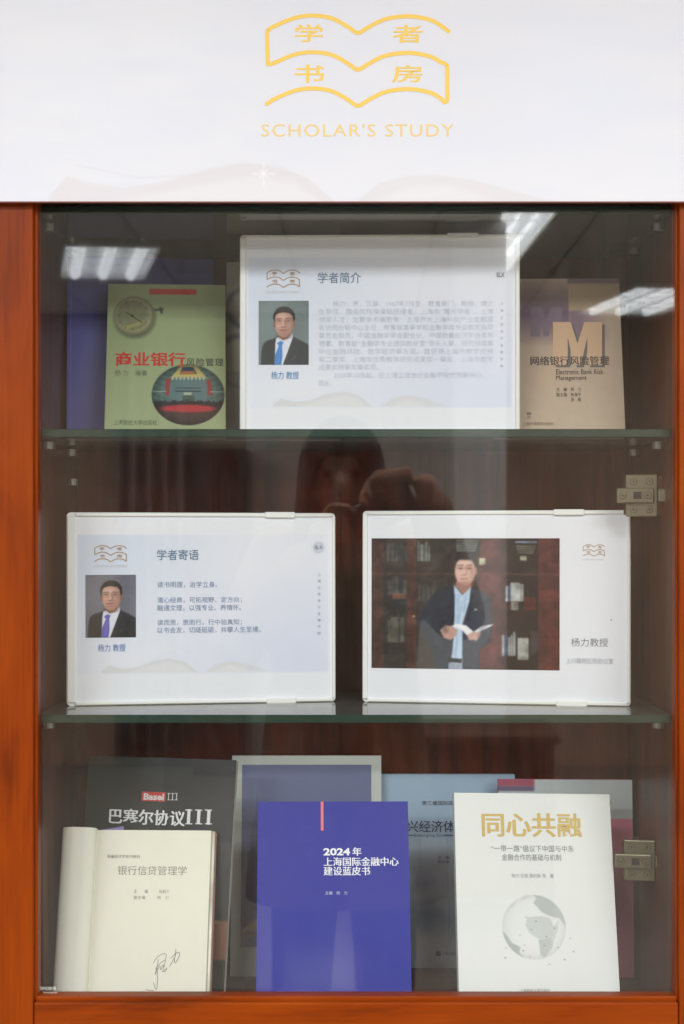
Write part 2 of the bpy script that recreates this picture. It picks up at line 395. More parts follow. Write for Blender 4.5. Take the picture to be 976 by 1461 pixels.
M_HINGE = flat((128, 124, 104), 0.28, 0.85, name="hinge_nickel", noisy=0.15, scale=300)
M_DARK = flat((14, 12, 10), 0.6, name="dark_hole")
def hinge(px, py, dep=0.075):
    """concealed hinge on a packing block of the right side panel"""
    c = at(px, py, dep)
    th = R(-10); U = Vector((math.cos(th), math.sin(th), 0)).normalized(); V = Vector((0, 0, 1)); P = Panel(c, U, V, .06, .05)
    h = link("hinge", None_mesh := bpy.data.meshes.new("m"), None, cab) if False else None
    def sub(name, mat, *a, **k):
        bm = bmesh.new(); box_bm(bm, *a, **k); bmesh.ops.recalc_face_normals(bm, faces=bm.faces); return bm
    bm = bmesh.new(); box_bm(bm, -0.020, 0.016, -0.024, 0.024, -0.003, 0.001, 0.0012)
    plate = link("hinge", bm_mesh(bm), M_HINGE, cab); plate.matrix_world = P.M
    bm = bmesh.new(); box_bm(bm, -0.030, 0.012, -0.0085, 0.0085, 0.001, 0.0085, 0.0012)
    link("hinge_arm", bm_mesh(bm), M_HINGE, plate)
    bm = bmesh.new(); box_bm(bm, 0.016, 0.030, -0.0075, 0.0075, 0.000, 0.007, 0.002)
    link("hinge_link", bm_mesh(bm), M_HINGE, plate)
    bm = bmesh.new(); box_bm(bm, 0.029, 0.033, -0.027, 0.027, -0.002, 0.010, 0.001)
    link("hinge_cup_plate", bm_mesh(bm), M_HINGE, plate)
    bm = bmesh.new(); box_bm(bm, -0.011, -0.002, -0.004, 0.004, 0.0083, 0.0088)
    link("adjuster_slot", bm_mesh(bm), M_DARK, plate)
    for (u, v, n) in ((-0.011, 0.016, 0.001), (0.007, 0.016, 0.001), (-0.011, -0.016, 0.001), (0.007, -0.016, 0.001), (-0.023, 0.0, 0.0085), (0.005, 0.0, 0.0085)):
        bm = bmesh.new(); cyl_bm(bm, (u, v, n), (u, v, n + 0.0014), 0.0042, 18, 0.0036)
        s = link("screw", bm_mesh(bm), M_HINGE, plate)
    for (u, v, n) in ((-0.011, 0.016, 0.0025), (0.007, 0.016, 0.0025), (-0.011, -0.016, 0.0025), (0.007, -0.016, 0.0025), (-0.023, 0.0, 0.0100), (0.005, 0.0, 0.0100)):
        q = [(.0018, .0004), (.0004, .0004), (.0004, .0018), (-.0004, .0018), (-.0004, .0004), (-.0018, .0004), (-.0018, -.0004), (-.0004, -.0004), (-.0004, -.0018), (.0004, -.0018), (.0004, -.0004), (.0018, -.0004)]
        link("screw_slot", mesh_from([(u + a, v + b, n) for a, b in q], [tuple(range(12))]), M_DARK, plate)
    # packing block between the plate and the side panel
    b = c + P.N * -0.003
    v = [(b.x - 0.022, b.y + 0.004, -0.022), (b.x + 0.018, b.y - 0.003, -0.022), (XR, b.y - 0.003, -0.022), (XR, b.y + 0.03, -0.022), (b.x - 0.0, b.y + 0.03, -0.022)]
    vv = [(x, y, c.z + z) for x, y, z in v] + [(x, y, c.z - z) for x, y, z in v]
    fc = [(0, 1, 2, 3, 4)[::-1], (5, 6, 7, 8, 9)] + [(i, (i + 1) % 5, 5 + (i + 1) % 5, 5 + i) for i in range(5)]
    link("hinge_block", mesh_from(vv, fc), M_SIDE, cab)
hinge(918, 707)
hinge(915, 1228, 0.125)
hinge(918, 190)

# door
door = empty("cabinet_door", Matrix.Translation((0, 0, 0)), "orange cherry wood cabinet door framing one large clear glass pane", "door")
XI, XO = -0.3357, 0.3665; YD0, YD1 = -0.018, 0.003
ZR = -0.5015
def frame_bar(name, mat, x0, x1, z0, z1): return box(name, mat, door, x0, x1, YD0, YD1, HC + z0, HC + z1, 0.0022, 3)
frame_bar("door_stile", M_STILE, XI - 0.075, XI, -0.62, 0.56)
frame_bar("door_stile", M_STILE, XO, XO + 0.075, -0.62, 0.56)
frame_bar("door_rail", M_RAIL, XI + 0.0006, XO - 0.0006, -0.60, ZR)
frame_bar("door_rail", M_RAIL, XI + 0.0006, XO - 0.0006, 0.42, 0.52)
# glazing bead inside the frame
M_BEAD = flat((92, 50, 24), 0.35, coat=0.3, name="bead_lacquer")
box("glazing_bead", M_RAIL, door, XI + 0.0008, XO - 0.0008, -0.010, 0.0118, HC + ZR - 0.004, HC + ZR + 0.0045, 0.0012)
box("glazing_bead", M_STILE, door, XI - 0.004, XI + 0.0035, -0.010, 0.0118, HC + ZR, HC + 0.42, 0.0012)
box("glazing_bead", M_STILE, door, XO - 0.0025, XO + 0.004, -0.010, 0.0118, HC + ZR, HC + 0.42, 0.0012)
gb = bmesh.new(); box_bm(gb, -0.352, 0.352, -0.0025, 0.0025, -0.47, 0.47)
pane = link("glass_pane", bm_mesh(gb), M_PANE, door)
Zax = (Vector((0, 0, 1)) - GN * GN.z).normalized(); Yax = -GN; Xax = Yax.cross(Zax)
pane.matrix_world = Matrix(((Xax.x, Yax.x, Zax.x, GP.x), (Xax.y, Yax.y, Zax.y, GP.y - 0.0), (Xax.z, Yax.z, Zax.z, GP.z + 0.01), (0, 0, 0, 1)))
PG = Panel(GP.copy() - Yax * 0.003, Xax, Zax, .7, .9)
M_ETCH = flat((205, 210, 200), 0.7, name="etched_mark")
mark = empty("safety_mark", None); bpy.data.objects.remove(mark)
def on_pane(o):
    if o is None: return
    o.matrix_world = PG.M
    o.parent = pane; o.matrix_parent_inverse = pane.matrix_world.inverted()
for s, a, b, c, d in (("钢化玻璃", 57, 80, 1407.5, 1413), ("TOUGHENED", 61.5, 82, 1415, 1419)):
    on_pane(text("safety_mark", PG, None, s, a, b, c, d, M_ETCH, 0.006, 0.0))
v, f = ribbon([PG.px(72 + 8 * math.cos(t), 1427 - 6 * math.sin(t)) for t in [k * math.pi / 12 for k in range(13)]], 0.0006)
on_pane(link("safety_mark", mesh_from([(a.x, a.y, 0) for a in v], f), M_ETCH))
v, f = ribbon([PG.px(72 + 4 * math.cos(t), 1426 - 3 * math.sin(t)) for t in [k * math.pi / 12 for k in range(13)]], 0.0006)
on_pane(link("safety_mark", mesh_from([(a.x, a.y, 0) for a in v], f), M_ETCH))

# ------------------------------------------------------------------ banner board over the door
BY = -0.032
bz0 = (HY - 287.3) / F * (BY + D)
PB = Panel(Vector((-0.55, BY, HC + bz0)), Vector((1, 0, -0.0)), Vector((0, 0, 1)), 1.1, 0.34)
ban = empty("title_board", PB.M, "white printed title board with yellow open book emblem across the cabinet top", "sign board")
box("board", flat((226, 222, 224), 0.5, name="foam_board"), ban, 0, 1.1, 0, 0.34, -0.006, -0.0004)
box("board_edge", flat((150, 92, 84), 0.6, name="board_edge_film"), ban, 0, 1.1, -0.0009, -0.0001, -0.006, -0.0003)
def banner_fn(px0, px1, py0, py1):
    def fn(U, V):
        X = px0 + U * (px1 - px0); Y = py0 + V * (py1 - py0)
        img = np.ones(U.shape + (3,)) * np.array([216, 217, 224.])
        c = fbm(U, V, 9, 3)[..., None]
        img += (c - .5) * np.array([-7, -4, 3.])
        img = lay(img, ss(ell(X, Y, 815, 115, 70, 60), 60) * fbm(U, V, 14, 9), (215, 220, 238), .55)
        img = lay(img, ss(ell(X, Y, 170, 90, 120, 90), 90) * fbm(U, V, 11, 5), (228, 232, 242), .4)
        # left sweep of the open book
        top = np.interp(X, [60, 95, 130, 180, 240, 300, 350, 400, 440, 480], [292, 252, 262, 268, 258, 240, 232, 238, 255, 290])
        top2 = np.interp(X, [110, 200, 280, 350, 420, 470], [236, 254, 250, 236, 250, 292])
        img = lay(img, ss(top - Y, 2.0) * ss(70 - X, 3) * ss(X - 482, 4), (210, 204, 206), .6)
        inn = np.interp(X, [150, 230, 300, 360, 420, 460], [290, 276, 262, 252, 262, 290])
        img = lay(img, ss(inn - Y, 5) * ss(X - 462, 6) * ss(150 - X, 6), (219, 218, 221), .7)
        img = lay(img, ss(np.abs(Y - top2) - .8, 1.2) * ss(110 - X, 5) * ss(X - 470, 5), (208, 203, 205), .6)
        rt = np.interp(X, [510, 540, 580, 620, 680, 740, 800], [286, 262, 251, 249, 258, 275, 290])
        img = lay(img, ss(rt - Y, 2.0) * ss(510 - X, 3) * ss(X - 800, 3), (210, 206, 207), .6)
        ri = np.interp(X, [530, 580, 640, 720], [290, 268, 264, 290])
        img = lay(img, ss(ri - Y, 5) * ss(528 - X, 6) * ss(X - 722, 6), (219, 218, 221), .7)
        for a in range(0, 180, 45):
            L = 16 if a % 90 == 0 else 8
            dx, dy = math.cos(R(a)) * L, math.sin(R(a)) * L
            img = lay(img, ss(seg(X, Y, (376 - dx, 248 - dy), (376 + dx, 248 + dy), .3), 1.6), (240, 240, 242), .8)
        return img
    return fn
ua, va = PB.px(-6, 287.3); ub, vb = PB.px(982, -6)
paint("printed_face", ban, ua, ub, 0.0002, vb, 0.0, 520, 156, banner_fn(-6, 982, -6, 287.2), M_VINYL)
M_GOLD = flat((236, 196, 86), 0.5, name="yellow_ink"); M_GOLD2 = flat((230, 198, 120), 0.5, name="pale_yellow_ink")
logo(PB, ban, 360, 0, 1 / 3.253, 1 / 3.253, M_GOLD, M_GOLD2, 19, 0.0003)

# ------------------------------------------------------------------ placards
M_WHITE = flat((238, 240, 236), 0.25, name="white_acrylic", coat=0.3)
M_TEAL = flat((92, 120, 148), 0.5, name="slate_ink"); M_TEXT = flat((128, 150, 180), 0.5, name="pale_blue_ink")
M_NAME = flat((84, 124, 178), 0.5, name="blue_ink"); M_FAINT = flat((182, 196, 214), 0.5, name="faint_ink")
M_LOGOB = flat((178, 142, 92), 0.5, name="bronze_ink"); M_LOGOF = flat((206, 204, 200), 0.5, name="faint_caption_ink")
M_GREYT = flat((120, 124, 134), 0.5, name="grey_ink"); M_GREYF = flat((168, 172, 182), 0.5, name="light_grey_ink")
def soft(img, k=1):
    for _ in range(k):
        p = np.pad(img, ((1, 1), (1, 1), (0, 0)), 'edge')
        img = (p[:-2, 1:-1] + p[2:, 1:-1] + p[1:-1, :-2] + p[1:-1, 2:] + 2 * p[1:-1, 1:-1]) / 6
    return img
def paper_fn(box_px, blue, swoosh):
    def fn(U, V):
        img = np.ones(U.shape + (3,)) * np.array([232, 235, 239.])
        if blue:
            m = ss(.10 - V, .004) * ss(V - blue, .004) * ss(.008 - U, .004) * ss(U - .985, .004)
            c = fbm(U, V, 5, 11)
            img = lay(img, m, (222, 227, 238), .75)
            img = lay(img, m * c, (234, 236, 242), .6)
            img = lay(img, m * ss(ell(U, V, .02, .2, .35, .35), .25), (196, 212, 232), .5)
            img = lay(img, m * ss(ell(U, V, .9, .8, .35, .3), .25), (204, 212, 236), .5)
        if swoosh:
            b = blue - .006
            top = np.interp(U, [.10, .13, .18, .24, .30, .36, .42, .47], [b - .012, b - .045, b - .024, b - .034, b - .066, b - .078, b - .058, b])
            img = lay(img, ss(top - V, .004) * ss(V - b, .003) * ss(.10 - U, .003) * ss(U - .47, .003), (213, 214, 214), .8)
            inn = np.interp(U, [.2, .30, .36, .41, .45], [b, b - .045, b - .06, b - .045, b])
            img = lay(img, ss(inn - V, .01) * ss(V - b, .003) * ss(.2 - U, .003) * ss(U - .45, .003), (226, 227, 227), .8)
            t2 = np.interp(U, [.14, .2, .28, .36, .44], [b - .08, b - .06, b - .10, b - .135, b - .09])
            img = lay(img, ss(np.abs(V - t2) - .003, .004) * ss(.13 - U, .02) * ss(U - .44, .02), (232, 232, 232), .8)
            rt = np.interp(U, [.50, .54, .60, .66, .74], [b, b - .042, b - .058, b - .044, b - .004])
            img = lay(img, ss(rt - V, .004) * ss(V - b, .003) * ss(.50 - U, .003) * ss(U - .75, .003), (214, 215, 216), .8)
            ri = np.interp(U, [.53, .60, .68], [b, b - .04, b])
            img = lay(img, ss(ri - V, .008) * ss(V - b, .003) * ss(.53 - U, .003) * ss(U - .68, .003), (226, 227, 228), .8)
        return img
    return fn
def portrait_fn(bgc, tie, suit):
    def fn(U, V):
        x = 58 + U * 580; y = 490 + V * 740
        g = fbm(U, V, 4, 21)[..., None]
        img = np.ones(U.shape + (3,)) * np.array(bgc, float) + (g - .5) * 18
        img = lay(img, ss(ell(x, y, 200, 760, 170, 260), 120), tuple(c + 24 for c in bgc), .5)
        img = lay(img, ss(ell(x, y, 600, 560, 160, 180), 120), tuple(c - 10 for c in bgc), .5)
        img = lay(img, ss(poly(x, y, [(80, 1300), (92, 1060), (112, 985), (160, 950), (250, 920), (300, 890), (440, 880), (480, 915), (560, 955), (645, 1005), (645, 1300)]), 5), suit)
        img = lay(img, ss(poly(x, y, [(262, 920), (300, 905), (330, 942), (400, 915), (440, 862), (462, 905), (318, 1300), (238, 1300), (246, 1000)]), 4), (222, 226, 236))
        img = lay(img, ss(seg(x, y, (250, 930), (238, 1230), 4), 5), (30, 30, 34), .8)
        img = lay(img, ss(poly(x, y, [(290, 965), (318, 955), (345, 972), (330, 1010), (334, 1130), (312, 1300), (236, 1300), (248, 1120), (292, 1010), (272, 985)]), 4), tie)
        img = lay(img, ss(seg(x, y, (310, 1010), (285, 1200), 6), 12), tuple(min(255, c + 35) for c in tie), .5)
        skin = np.array((200, 158, 140.)); dark = (138, 96, 82); deep = (92, 62, 54)
        # jacket folds and lapels
        for a, b, w, al in (((150, 1000), (180, 1230), 16, .35), ((560, 1000), (520, 1230), 20, .4), ((620, 1060), (600, 1230), 14, .3)):
            img = lay(img, ss(seg(x, y, a, b, w * .3), w), (16, 17, 19), al)
        img = lay(img, ss(seg(x, y, (120, 990), (250, 930), 3), 14), (84, 86, 92), .45); img = lay(img, ss(seg(x, y, (480, 915), (600, 975), 3), 14), (84, 86, 92), .4)
        img = lay(img, ss(seg(x, y, (462, 905), (322, 1290), 3), 6), (10, 10, 12), .7); img = lay(img, ss(seg(x, y, (478, 930), (350, 1290), 2), 6), (74, 76, 80), .5)
        # neck
        img = lay(img, ss(poly(x, y, [(282, 820), (440, 820), (440, 872), (395, 932), (335, 946), (292, 905)]), 7), dark)
        img = lay(img, ss(ell(x, y, 360, 900, 80, 26), 16), deep, .6)
        # hair mass, slightly ragged
        hn = (vnoise(U, V, 46, 77) - .5) * 10
        img = lay(img, ss(ell(x, y, 354, 682, 126, 124) + hn, 7), (32, 29, 29))
        img = lay(img, ss(seg(x, y, (280, 600), (370, 575), 6), 22) * vnoise(U, V, 40, 3), (78, 74, 76), .8)
        img = lay(img, ss(ell(x, y, 240, 766, 13, 34), 5), dark); img = lay(img, ss(ell(x, y, 470, 766, 13, 34), 5), dark)
        fm = ss(poly(x, y, [(248, 690), (258, 652), (290, 632), (350, 622), (420, 634), (452, 668), (462, 740), (454, 815), (424, 876), (374, 916), (332, 914), (286, 882), (256, 820), (248, 750)]) + hn * .4, 8)
        sh_ = np.clip((x - 300) / 170, 0, 1) ** 1.5 * .5 + np.clip((270 - x) / 30, 0, 1) * .4 + np.clip((y - 840) / 80, 0, 1) * .35
        face = skin * (1 - sh_[..., None] * np.array([.42, .50, .54])) + (fbm(U, V, 16, 40)[..., None] - .5) * 12
        img = img * (1 - fm[..., None]) + face * fm[..., None]
        img = lay(img, ss(ell(x, y, 335, 680, 58, 30), 28), (228, 194, 176), .6)
        img = lay(img, ss(ell(x, y, 290, 790, 22, 22), 22), (222, 176, 156), .5); img = lay(img, ss(ell(x, y, 396, 790, 22, 20), 22), (206, 158, 138), .4)
        # sockets, brows, eyes
        for cx in (296, 396):
            img = lay(img, ss(ell(x, y, cx, 716, 34, 16), 16), dark, .4)
            img = lay(img, ss(ell(x, y, cx, 724, 16, 5), 4), (54, 40, 40), .85); img = lay(img, ss(ell(x, y, cx - 5, 721, 4, 3), 2), (190, 180, 178), .7)
            img = lay(img, ss(np.abs(ell(x, y, cx, 730, 42, 27)) - 1.2, 3), (110, 92, 90), .4)
        for a, b in (((266, 701), (324, 694)), ((368, 693), (432, 695))):
            img = lay(img, ss(seg(x, y, a, b, 3), 5), (56, 42, 38), .8)
        # nose and mouth
        img = lay(img, ss(seg(x, y, (366, 720), (374, 782), 6), 12), dark, .6); img = lay(img, ss(seg(x, y, (342, 720), (340, 776), 4), 8), (230, 196, 178), .6)
        img = lay(img, ss(ell(x, y, 346, 795, 30, 6), 6), deep, .7)
        img = lay(img, ss(seg(x, y, (280, 800), (296, 840), 3), 8), dark, .55); img = lay(img, ss(seg(x, y, (402, 800), (392, 842), 3), 8), dark, .55)
        img = lay(img, ss(seg(x, y, (304, 828), (380, 826), 4), 5), (104, 50, 48), .95); img = lay(img, ss(ell(x, y, 342, 840, 30, 7), 6), (174, 106, 98), .8)
        img = lay(img, ss(ell(x, y, 342, 862, 34, 6), 8), dark, .5)
        # collar creases and tie weave
        img = lay(img, ss(seg(x, y, (282, 918), (318, 960), 2), 5), (150, 156, 170), .7); img = lay(img, ss(seg(x, y, (438, 878), (344, 965), 2), 5), (150, 156, 170), .7)
        img = lay(img, ss(seg(x, y, (462, 1160), (486, 1132), 4), 5), (120, 124, 120), .7)
        img += (vnoise(U, V, 60, 5)[..., None] - .5) * 9
        return soft(img, 2)
    return fn
def office_fn(U, V):
    x = 24 + U * 916; y = 30 + V * 625
    img = np.ones(U.shape + (3,)) * np.array([66, 46, 40.])
    def rect(a, b, c, d, colr, al=1, s=3): 
        nonlocal img
        img = lay(img, ss(a - x, s) * ss(x - b, s) * ss(c - y, s) * ss(y - d, s), colr, al)
    rect(20, 85, 0, 700, (78, 52, 44)); rect(85, 200, 0, 700, (50, 46, 42)); rect(198, 246, 0, 700, (88, 54, 44))
    rect(246, 436, 0, 700, (56, 48, 42)); rect(436, 556, 0, 110, (34, 28, 26)); rect(556, 662, 0, 700, (96, 48, 44))
    rect(590, 640, 0, 700, (108, 56, 52), .7, 8)
    rect(686, 838, 0, 700, (20, 14, 14)); rect(660, 690, 0, 700, (70, 40, 38)); rect(838, 950, 0, 700, (84, 34, 32)); rect(880, 905, 0, 700, (98, 42, 40), .6, 8)
    rect(20, 950, 196, 206, (112, 72, 58), .55)
    rs = random.Random(5)
    def books(a, b, yb, h, pal, wmin=6, wmax=14):
        X = a
        while X < b:
            w = rs.uniform(wmin, wmax); rect(X, X + w - 1, yb - h * rs.uniform(.7, 1), yb, rs.choice(pal), .85, 1.5); X += w
    books(100, 192, 140, 90, [(78, 84, 80), (60, 62, 66), (96, 96, 88), (52, 60, 70)])
    books(104, 192, 300, 90, [(92, 96, 94), (110, 112, 104), (62, 70, 74)]); rect(128, 196, 296, 322, (150, 96, 76), .7)
    rect(104, 196, 324, 350, (50, 62, 70), .8); books(96, 190, 530, 150, [(94, 94, 84), (70, 70, 62), (112, 112, 98)]); 
    books(252, 310, 140, 100, [(120, 136, 130), (86, 102, 104), (140, 146, 136)]); books(255, 340, 330, 95, [(88, 90, 84), (66, 70, 72), (104, 100, 88)])
    for k in range(5): rect(440, 552 - k * 4, 36 + k * 12, 45 + k * 12, (150 - k * 6, 146, 136), .75, 2)
    rect(552, 582, 124, 156, (196, 194, 160)); rect(726, 832, 44, 52, (140, 160, 186)); 
    for k in range(4): rect(730 + k * 3, 826 - k * 4, 64 + k * 11, 71 + k * 11, (136, 138, 120), .8, 2)
    rect(750, 782, 114, 136, (210, 208, 180))
    books(664, 760, 330, 92, [(150, 160, 170), (60, 80, 120), (180, 184, 180), (40, 44, 56)], 8, 16)
    rect(704, 750, 240, 330, (168, 174, 170), .9); rect(770, 826, 310, 372, (110, 24, 24), .8); rect(706, 744, 332, 372, (160, 160, 150), .8)
    books(662, 740, 590, 130, [(150, 156, 160), (60, 90, 130), (190, 196, 190), (44, 40, 40)], 8, 16); rect(738, 792, 502, 608, (196, 200, 190), .9)
    rect(800, 836, 470, 580, (70, 66, 70), .8)
    img = lay(img, ss(ell(x, y, 232, 404, 5, 5), 3), (210, 190, 150))
    suit = (40, 46, 58)
    img = lay(img, ss(poly(x, y, [(250, 420), (300, 330), (345, 280), (425, 250), (470, 280), (525, 268), (590, 295), (612, 340), (618, 440), (600, 530), (552, 560), (552, 700), (352, 700), (318, 560), (270, 470)]), 6), suit)
    img = lay(img, ss(poly(x, y, [(520, 262), (590, 295), (612, 340), (616, 440), (598, 520), (552, 556), (552, 700), (475, 700), (470, 420), (505, 300)]), 8), (58, 64, 76), .9)
    img = lay(img, ss(poly(x, y, [(430, 252), (470, 300), (514, 256), (505, 330), (472, 440), (470, 700), (400, 700), (424, 560), (432, 400)]), 4), (190, 212, 232))
    img = lay(img, ss(seg(x, y, (452, 300), (440, 600), 2), 6), (140, 166, 196), .7)
    img = lay(img, ss(poly(x, y, [(408, 602), (468, 606), (466, 626), (404, 622)]), 3), (24, 22, 24))
    img = lay(img, ss(poly(x, y, [(404, 626), (466, 630), (466, 700), (398, 700)]), 3), (150, 160, 176))
    skin = (222, 184, 168)
    img = lay(img, ss(poly(x, y, [(445, 225), (515, 225), (512, 262), (472, 300), (436, 256)]), 4), (168, 128, 114))
    img = lay(img, ss(ell(x, y, 486, 150, 52, 54), 4), (34, 30, 30))
    img = lay(img, ss(ell(x, y, 484, 188, 50, 66), 5), skin); img = lay(img, ss(ell(x, y, 536, 184, 7, 16), 3), (170, 130, 116))
    img = lay(img, ss(ell(x, y, 486, 118, 48, 16), 6), (34, 30, 30)); img = lay(img, ss(ell(x, y, 520, 190, 12, 48), 10), (170, 128, 112), .5)
    img = lay(img, ss(ell(x, y, 476, 150, 26, 12), 12), (232, 202, 188), .7); img = lay(img, ss(ell(x, y, 482, 244, 30, 10), 10), (150, 108, 94), .6)
    for cx in (462, 504):
        img = lay(img, ss(ell(x, y, cx, 170, 15, 7), 7), (160, 120, 106), .5)
        img = lay(img, ss(seg(x, y, (cx - 14, 160), (cx + 12, 158), 1.5), 3), (70, 54, 50), .8)
        img = lay(img, ss(ell(x, y, cx, 174, 8, 2.5), 3), (60, 46, 44), .85)
    img = lay(img, ss(seg(x, y, (490, 172), (492, 200), 2), 6), (164, 122, 106), .7)
    img = lay(img, ss(ell(x, y, 481, 205, 9, 3), 4), (160, 112, 98), .7); img = lay(img, ss(seg(x, y, (464, 224), (496, 223), 2), 3), (136, 72, 66), .8)
    img = lay(img, ss(poly(x, y, [(412, 452), (446, 438), (490, 446), (526, 476), (566, 448), (628, 438), (596, 456), (560, 474), (540, 520), (522, 524), (500, 500), (470, 470), (440, 456)]), 3), (244, 244, 244))
    img = lay(img, ss(seg(x, y, (526, 474), (524, 524), 2), 3), (120, 120, 124), .7)
    img = lay(img, ss(poly(x, y, [(362, 470), (388, 444), (420, 452), (448, 470), (440, 496), (414, 518), (380, 506)]), 4), (196, 154, 140))
    img = lay(img, ss(poly(x, y, [(494, 492), (520, 478), (560, 476), (562, 494), (540, 514), (504, 518)]), 4), (206, 166, 152))
    img = lay(img, ss(ell(x, y, 536, 370, 6, 5), 3), (200, 204, 210), .9)
    img = lay(img, ss(ell(x, y, 524, 520, 16, 6), 4), (30, 30, 36), .7)
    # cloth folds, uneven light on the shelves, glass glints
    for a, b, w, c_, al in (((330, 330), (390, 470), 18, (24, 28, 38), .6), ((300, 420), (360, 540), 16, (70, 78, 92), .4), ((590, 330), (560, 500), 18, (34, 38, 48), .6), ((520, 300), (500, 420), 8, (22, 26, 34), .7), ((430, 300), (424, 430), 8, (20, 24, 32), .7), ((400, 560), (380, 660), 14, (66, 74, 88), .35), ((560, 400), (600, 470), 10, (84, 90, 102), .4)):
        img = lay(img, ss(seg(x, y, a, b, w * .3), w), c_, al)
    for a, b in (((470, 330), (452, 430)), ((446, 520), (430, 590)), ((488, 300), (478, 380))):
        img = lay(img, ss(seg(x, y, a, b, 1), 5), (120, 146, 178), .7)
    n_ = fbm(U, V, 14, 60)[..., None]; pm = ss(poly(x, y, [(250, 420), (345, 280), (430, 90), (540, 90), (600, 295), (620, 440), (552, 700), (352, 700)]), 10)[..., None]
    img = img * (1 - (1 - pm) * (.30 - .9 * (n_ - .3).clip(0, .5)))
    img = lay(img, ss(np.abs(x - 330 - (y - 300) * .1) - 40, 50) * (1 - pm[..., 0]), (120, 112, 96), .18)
    return soft(img + (vnoise(U, V, 60, 2)[..., None] - .5) * 12, 2)

def placard(label, P, inner, tabs):
    """white acrylic card holder: backing slab, raised rim, paper sheet, clip tabs"""
    root = empty("placard", P.M, label, "placard", "white acrylic placards on the glass shelves")
    w, h = P.w, P.h
    bm = bmesh.new(); box_bm(bm, 0, w, 0, h, -0.005, -0.001)
    es = [e for e in bm.edges if abs(e.verts[0].co.x - e.verts[1].co.x) < 1e-6 and abs(e.verts[0].co.y - e.verts[1].co.y) < 1e-6]
    bmesh.ops.bevel(bm, geom=es, offset=0.005, segments=4, affect='EDGES', profile=.5)
    bmesh.ops.recalc_face_normals(bm, faces=bm.faces)
    link("backing", bm_mesh(bm), M_WHITE, root)
    l, b, r, t = inner
    for (x0, x1, y0, y1) in ((0.0008, l, 0.004, h - 0.004), (w - r, w - 0.0008, 0.004, h - 0.004), (l, w - r, 0.0008, b), (l, w - r, h - t, h - 0.0008)):
        bx = box("rim", M_WHITE, root, x0, x1, y0, y1, -0.0015, 0.0022, 0.0008)
    for (x, top) in tabs:
        u, v = P.px(x, 0 if top else 3000)
        v = h if top else 0
        s = 1 if top else -1
        y0, y1 = sorted((v + s * 0.0012, v - s * 0.0058))
        box("clip_tab", M_WHITE, root, u - 0.018, u + 0.018, y0, y1, -0.0055, 0.0040, 0.0012)
    return root

# middle left
PL = stand(Z3, 95, 479, 0.124, 0.182, (93, 731), 0.126)
r1 = placard("white placard with grey portrait and short blue motto lines, left on the middle shelf", PL, (0.0100, .0045, .0040, .0045), [(398, True), (404, False)])
paint("paper_sheet", r1, 0.0100, PL.w - .004, .0045, PL.h - .0045, -0.0007, 300, 210, paper_fn(None, .855, True), M_PRINT)
a = PL.px(122, 910); b = PL.px(194, 820)
paint("portrait_photo", r1, a[0], b[0], a[1], b[1], -0.0003, 150, 190, portrait_fn((108, 110, 120), (98, 96, 178), (38, 40, 44)), M_PHOTO)
logo(PL, r1, 131.5, 774.3, .0539, .0552, M_LOGOB, M_LOGOF, 22, 0.0)
text("title_lettering", PL, r1, "学者寄语", 224, 283.5, 784, 799, M_TEAL, 0.005, 0.0)
text("name_lettering", PL, r1, "杨力 教授", 140, 179, 919, 929.5, M_NAME, 0.002, 0.0)
for s, x1, yc in (("读书明理，治学立身。", 310, 834), ("潜心经典，可拓视野、定方向；", 345, 856), ("融通文理，以强专业、养情怀。", 344, 867), ("读而思，思而行，行中验真知；", 345, 888), ("以书会友，切磋砥砺，共攀人生至境。", 372, 898.5)):
    text("motto_line", PL, r1, s, 224.5, x1, yc - 4.4, yc + 4.4, M_TEXT, 0.0, 0.0)
def ringmesh(P, parent, cx, cy, r, mat, n, name="round_seal", w=0.0006):
    pts = [P.px(cx + r * math.cos(t), cy + r * math.sin(t), n) for t in [k * math.pi / 14 for k in range(29)]]
    v, f = ribbon(pts, w); return link(name, mesh_from([(q.x, q.y, n) for q in v], f), mat, parent)
ringmesh(PL, r1, 454.5, 781, 7.6, M_FAINT, 0.0); ringmesh(PL, r1, 454.5, 781, 5.6, M_FAINT, 0.0)
text("seal_lettering", PL, r1, "SLX", 449.5, 460, 778, 783.5, M_GREYT, 0.02, 0.0002)
for k, ch in enumerate("上海立信会计金融学院"):
    text("vertical_lettering", PL, r1, ch, 453.2, 457.6, 817.5 + k * 9.3, 821.7 + k * 9.3, M_GREYF, 0.0, 0.0)

# middle right
PR = stand(Z3, 517, 900, 0.176, 0.118, (514, 729), 0.178)
r2 = placard("white placard with photograph of a man reading before red bookcases, on the middle shelf", PR, (0.0062, .0045, .0040, .0045), [(812, True), (815, False)])
paint("paper_sheet", r2, 0.006, PR.w - .004, .0045, PR.h - .0045, -0.0007, 20, 14, paper_fn(None, 0, False), M_PRINT)
a = PR.px(530, 953); b = PR.px(798.5, 768)
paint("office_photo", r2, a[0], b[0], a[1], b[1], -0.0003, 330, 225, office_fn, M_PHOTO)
logo(PR, r2, 829.5, 774.2, .0365, .0395, M_LOGOB, M_LOGOF, 22, 0.0)
text("name_lettering", PR, r2, "杨力教授", 815, 867.5, 910.5, 922.5, M_GREYT, -0.004, 0.0)
text("caption_lettering", PR, r2, "上川路校区的办公室", 807.5, 875, 939, 947, M_GREYF, 0.0, 0.0)
ringmesh(PR, r2, 872, 884.5, .9, M_GREYT, 0.0, "ink_speck", .0005)

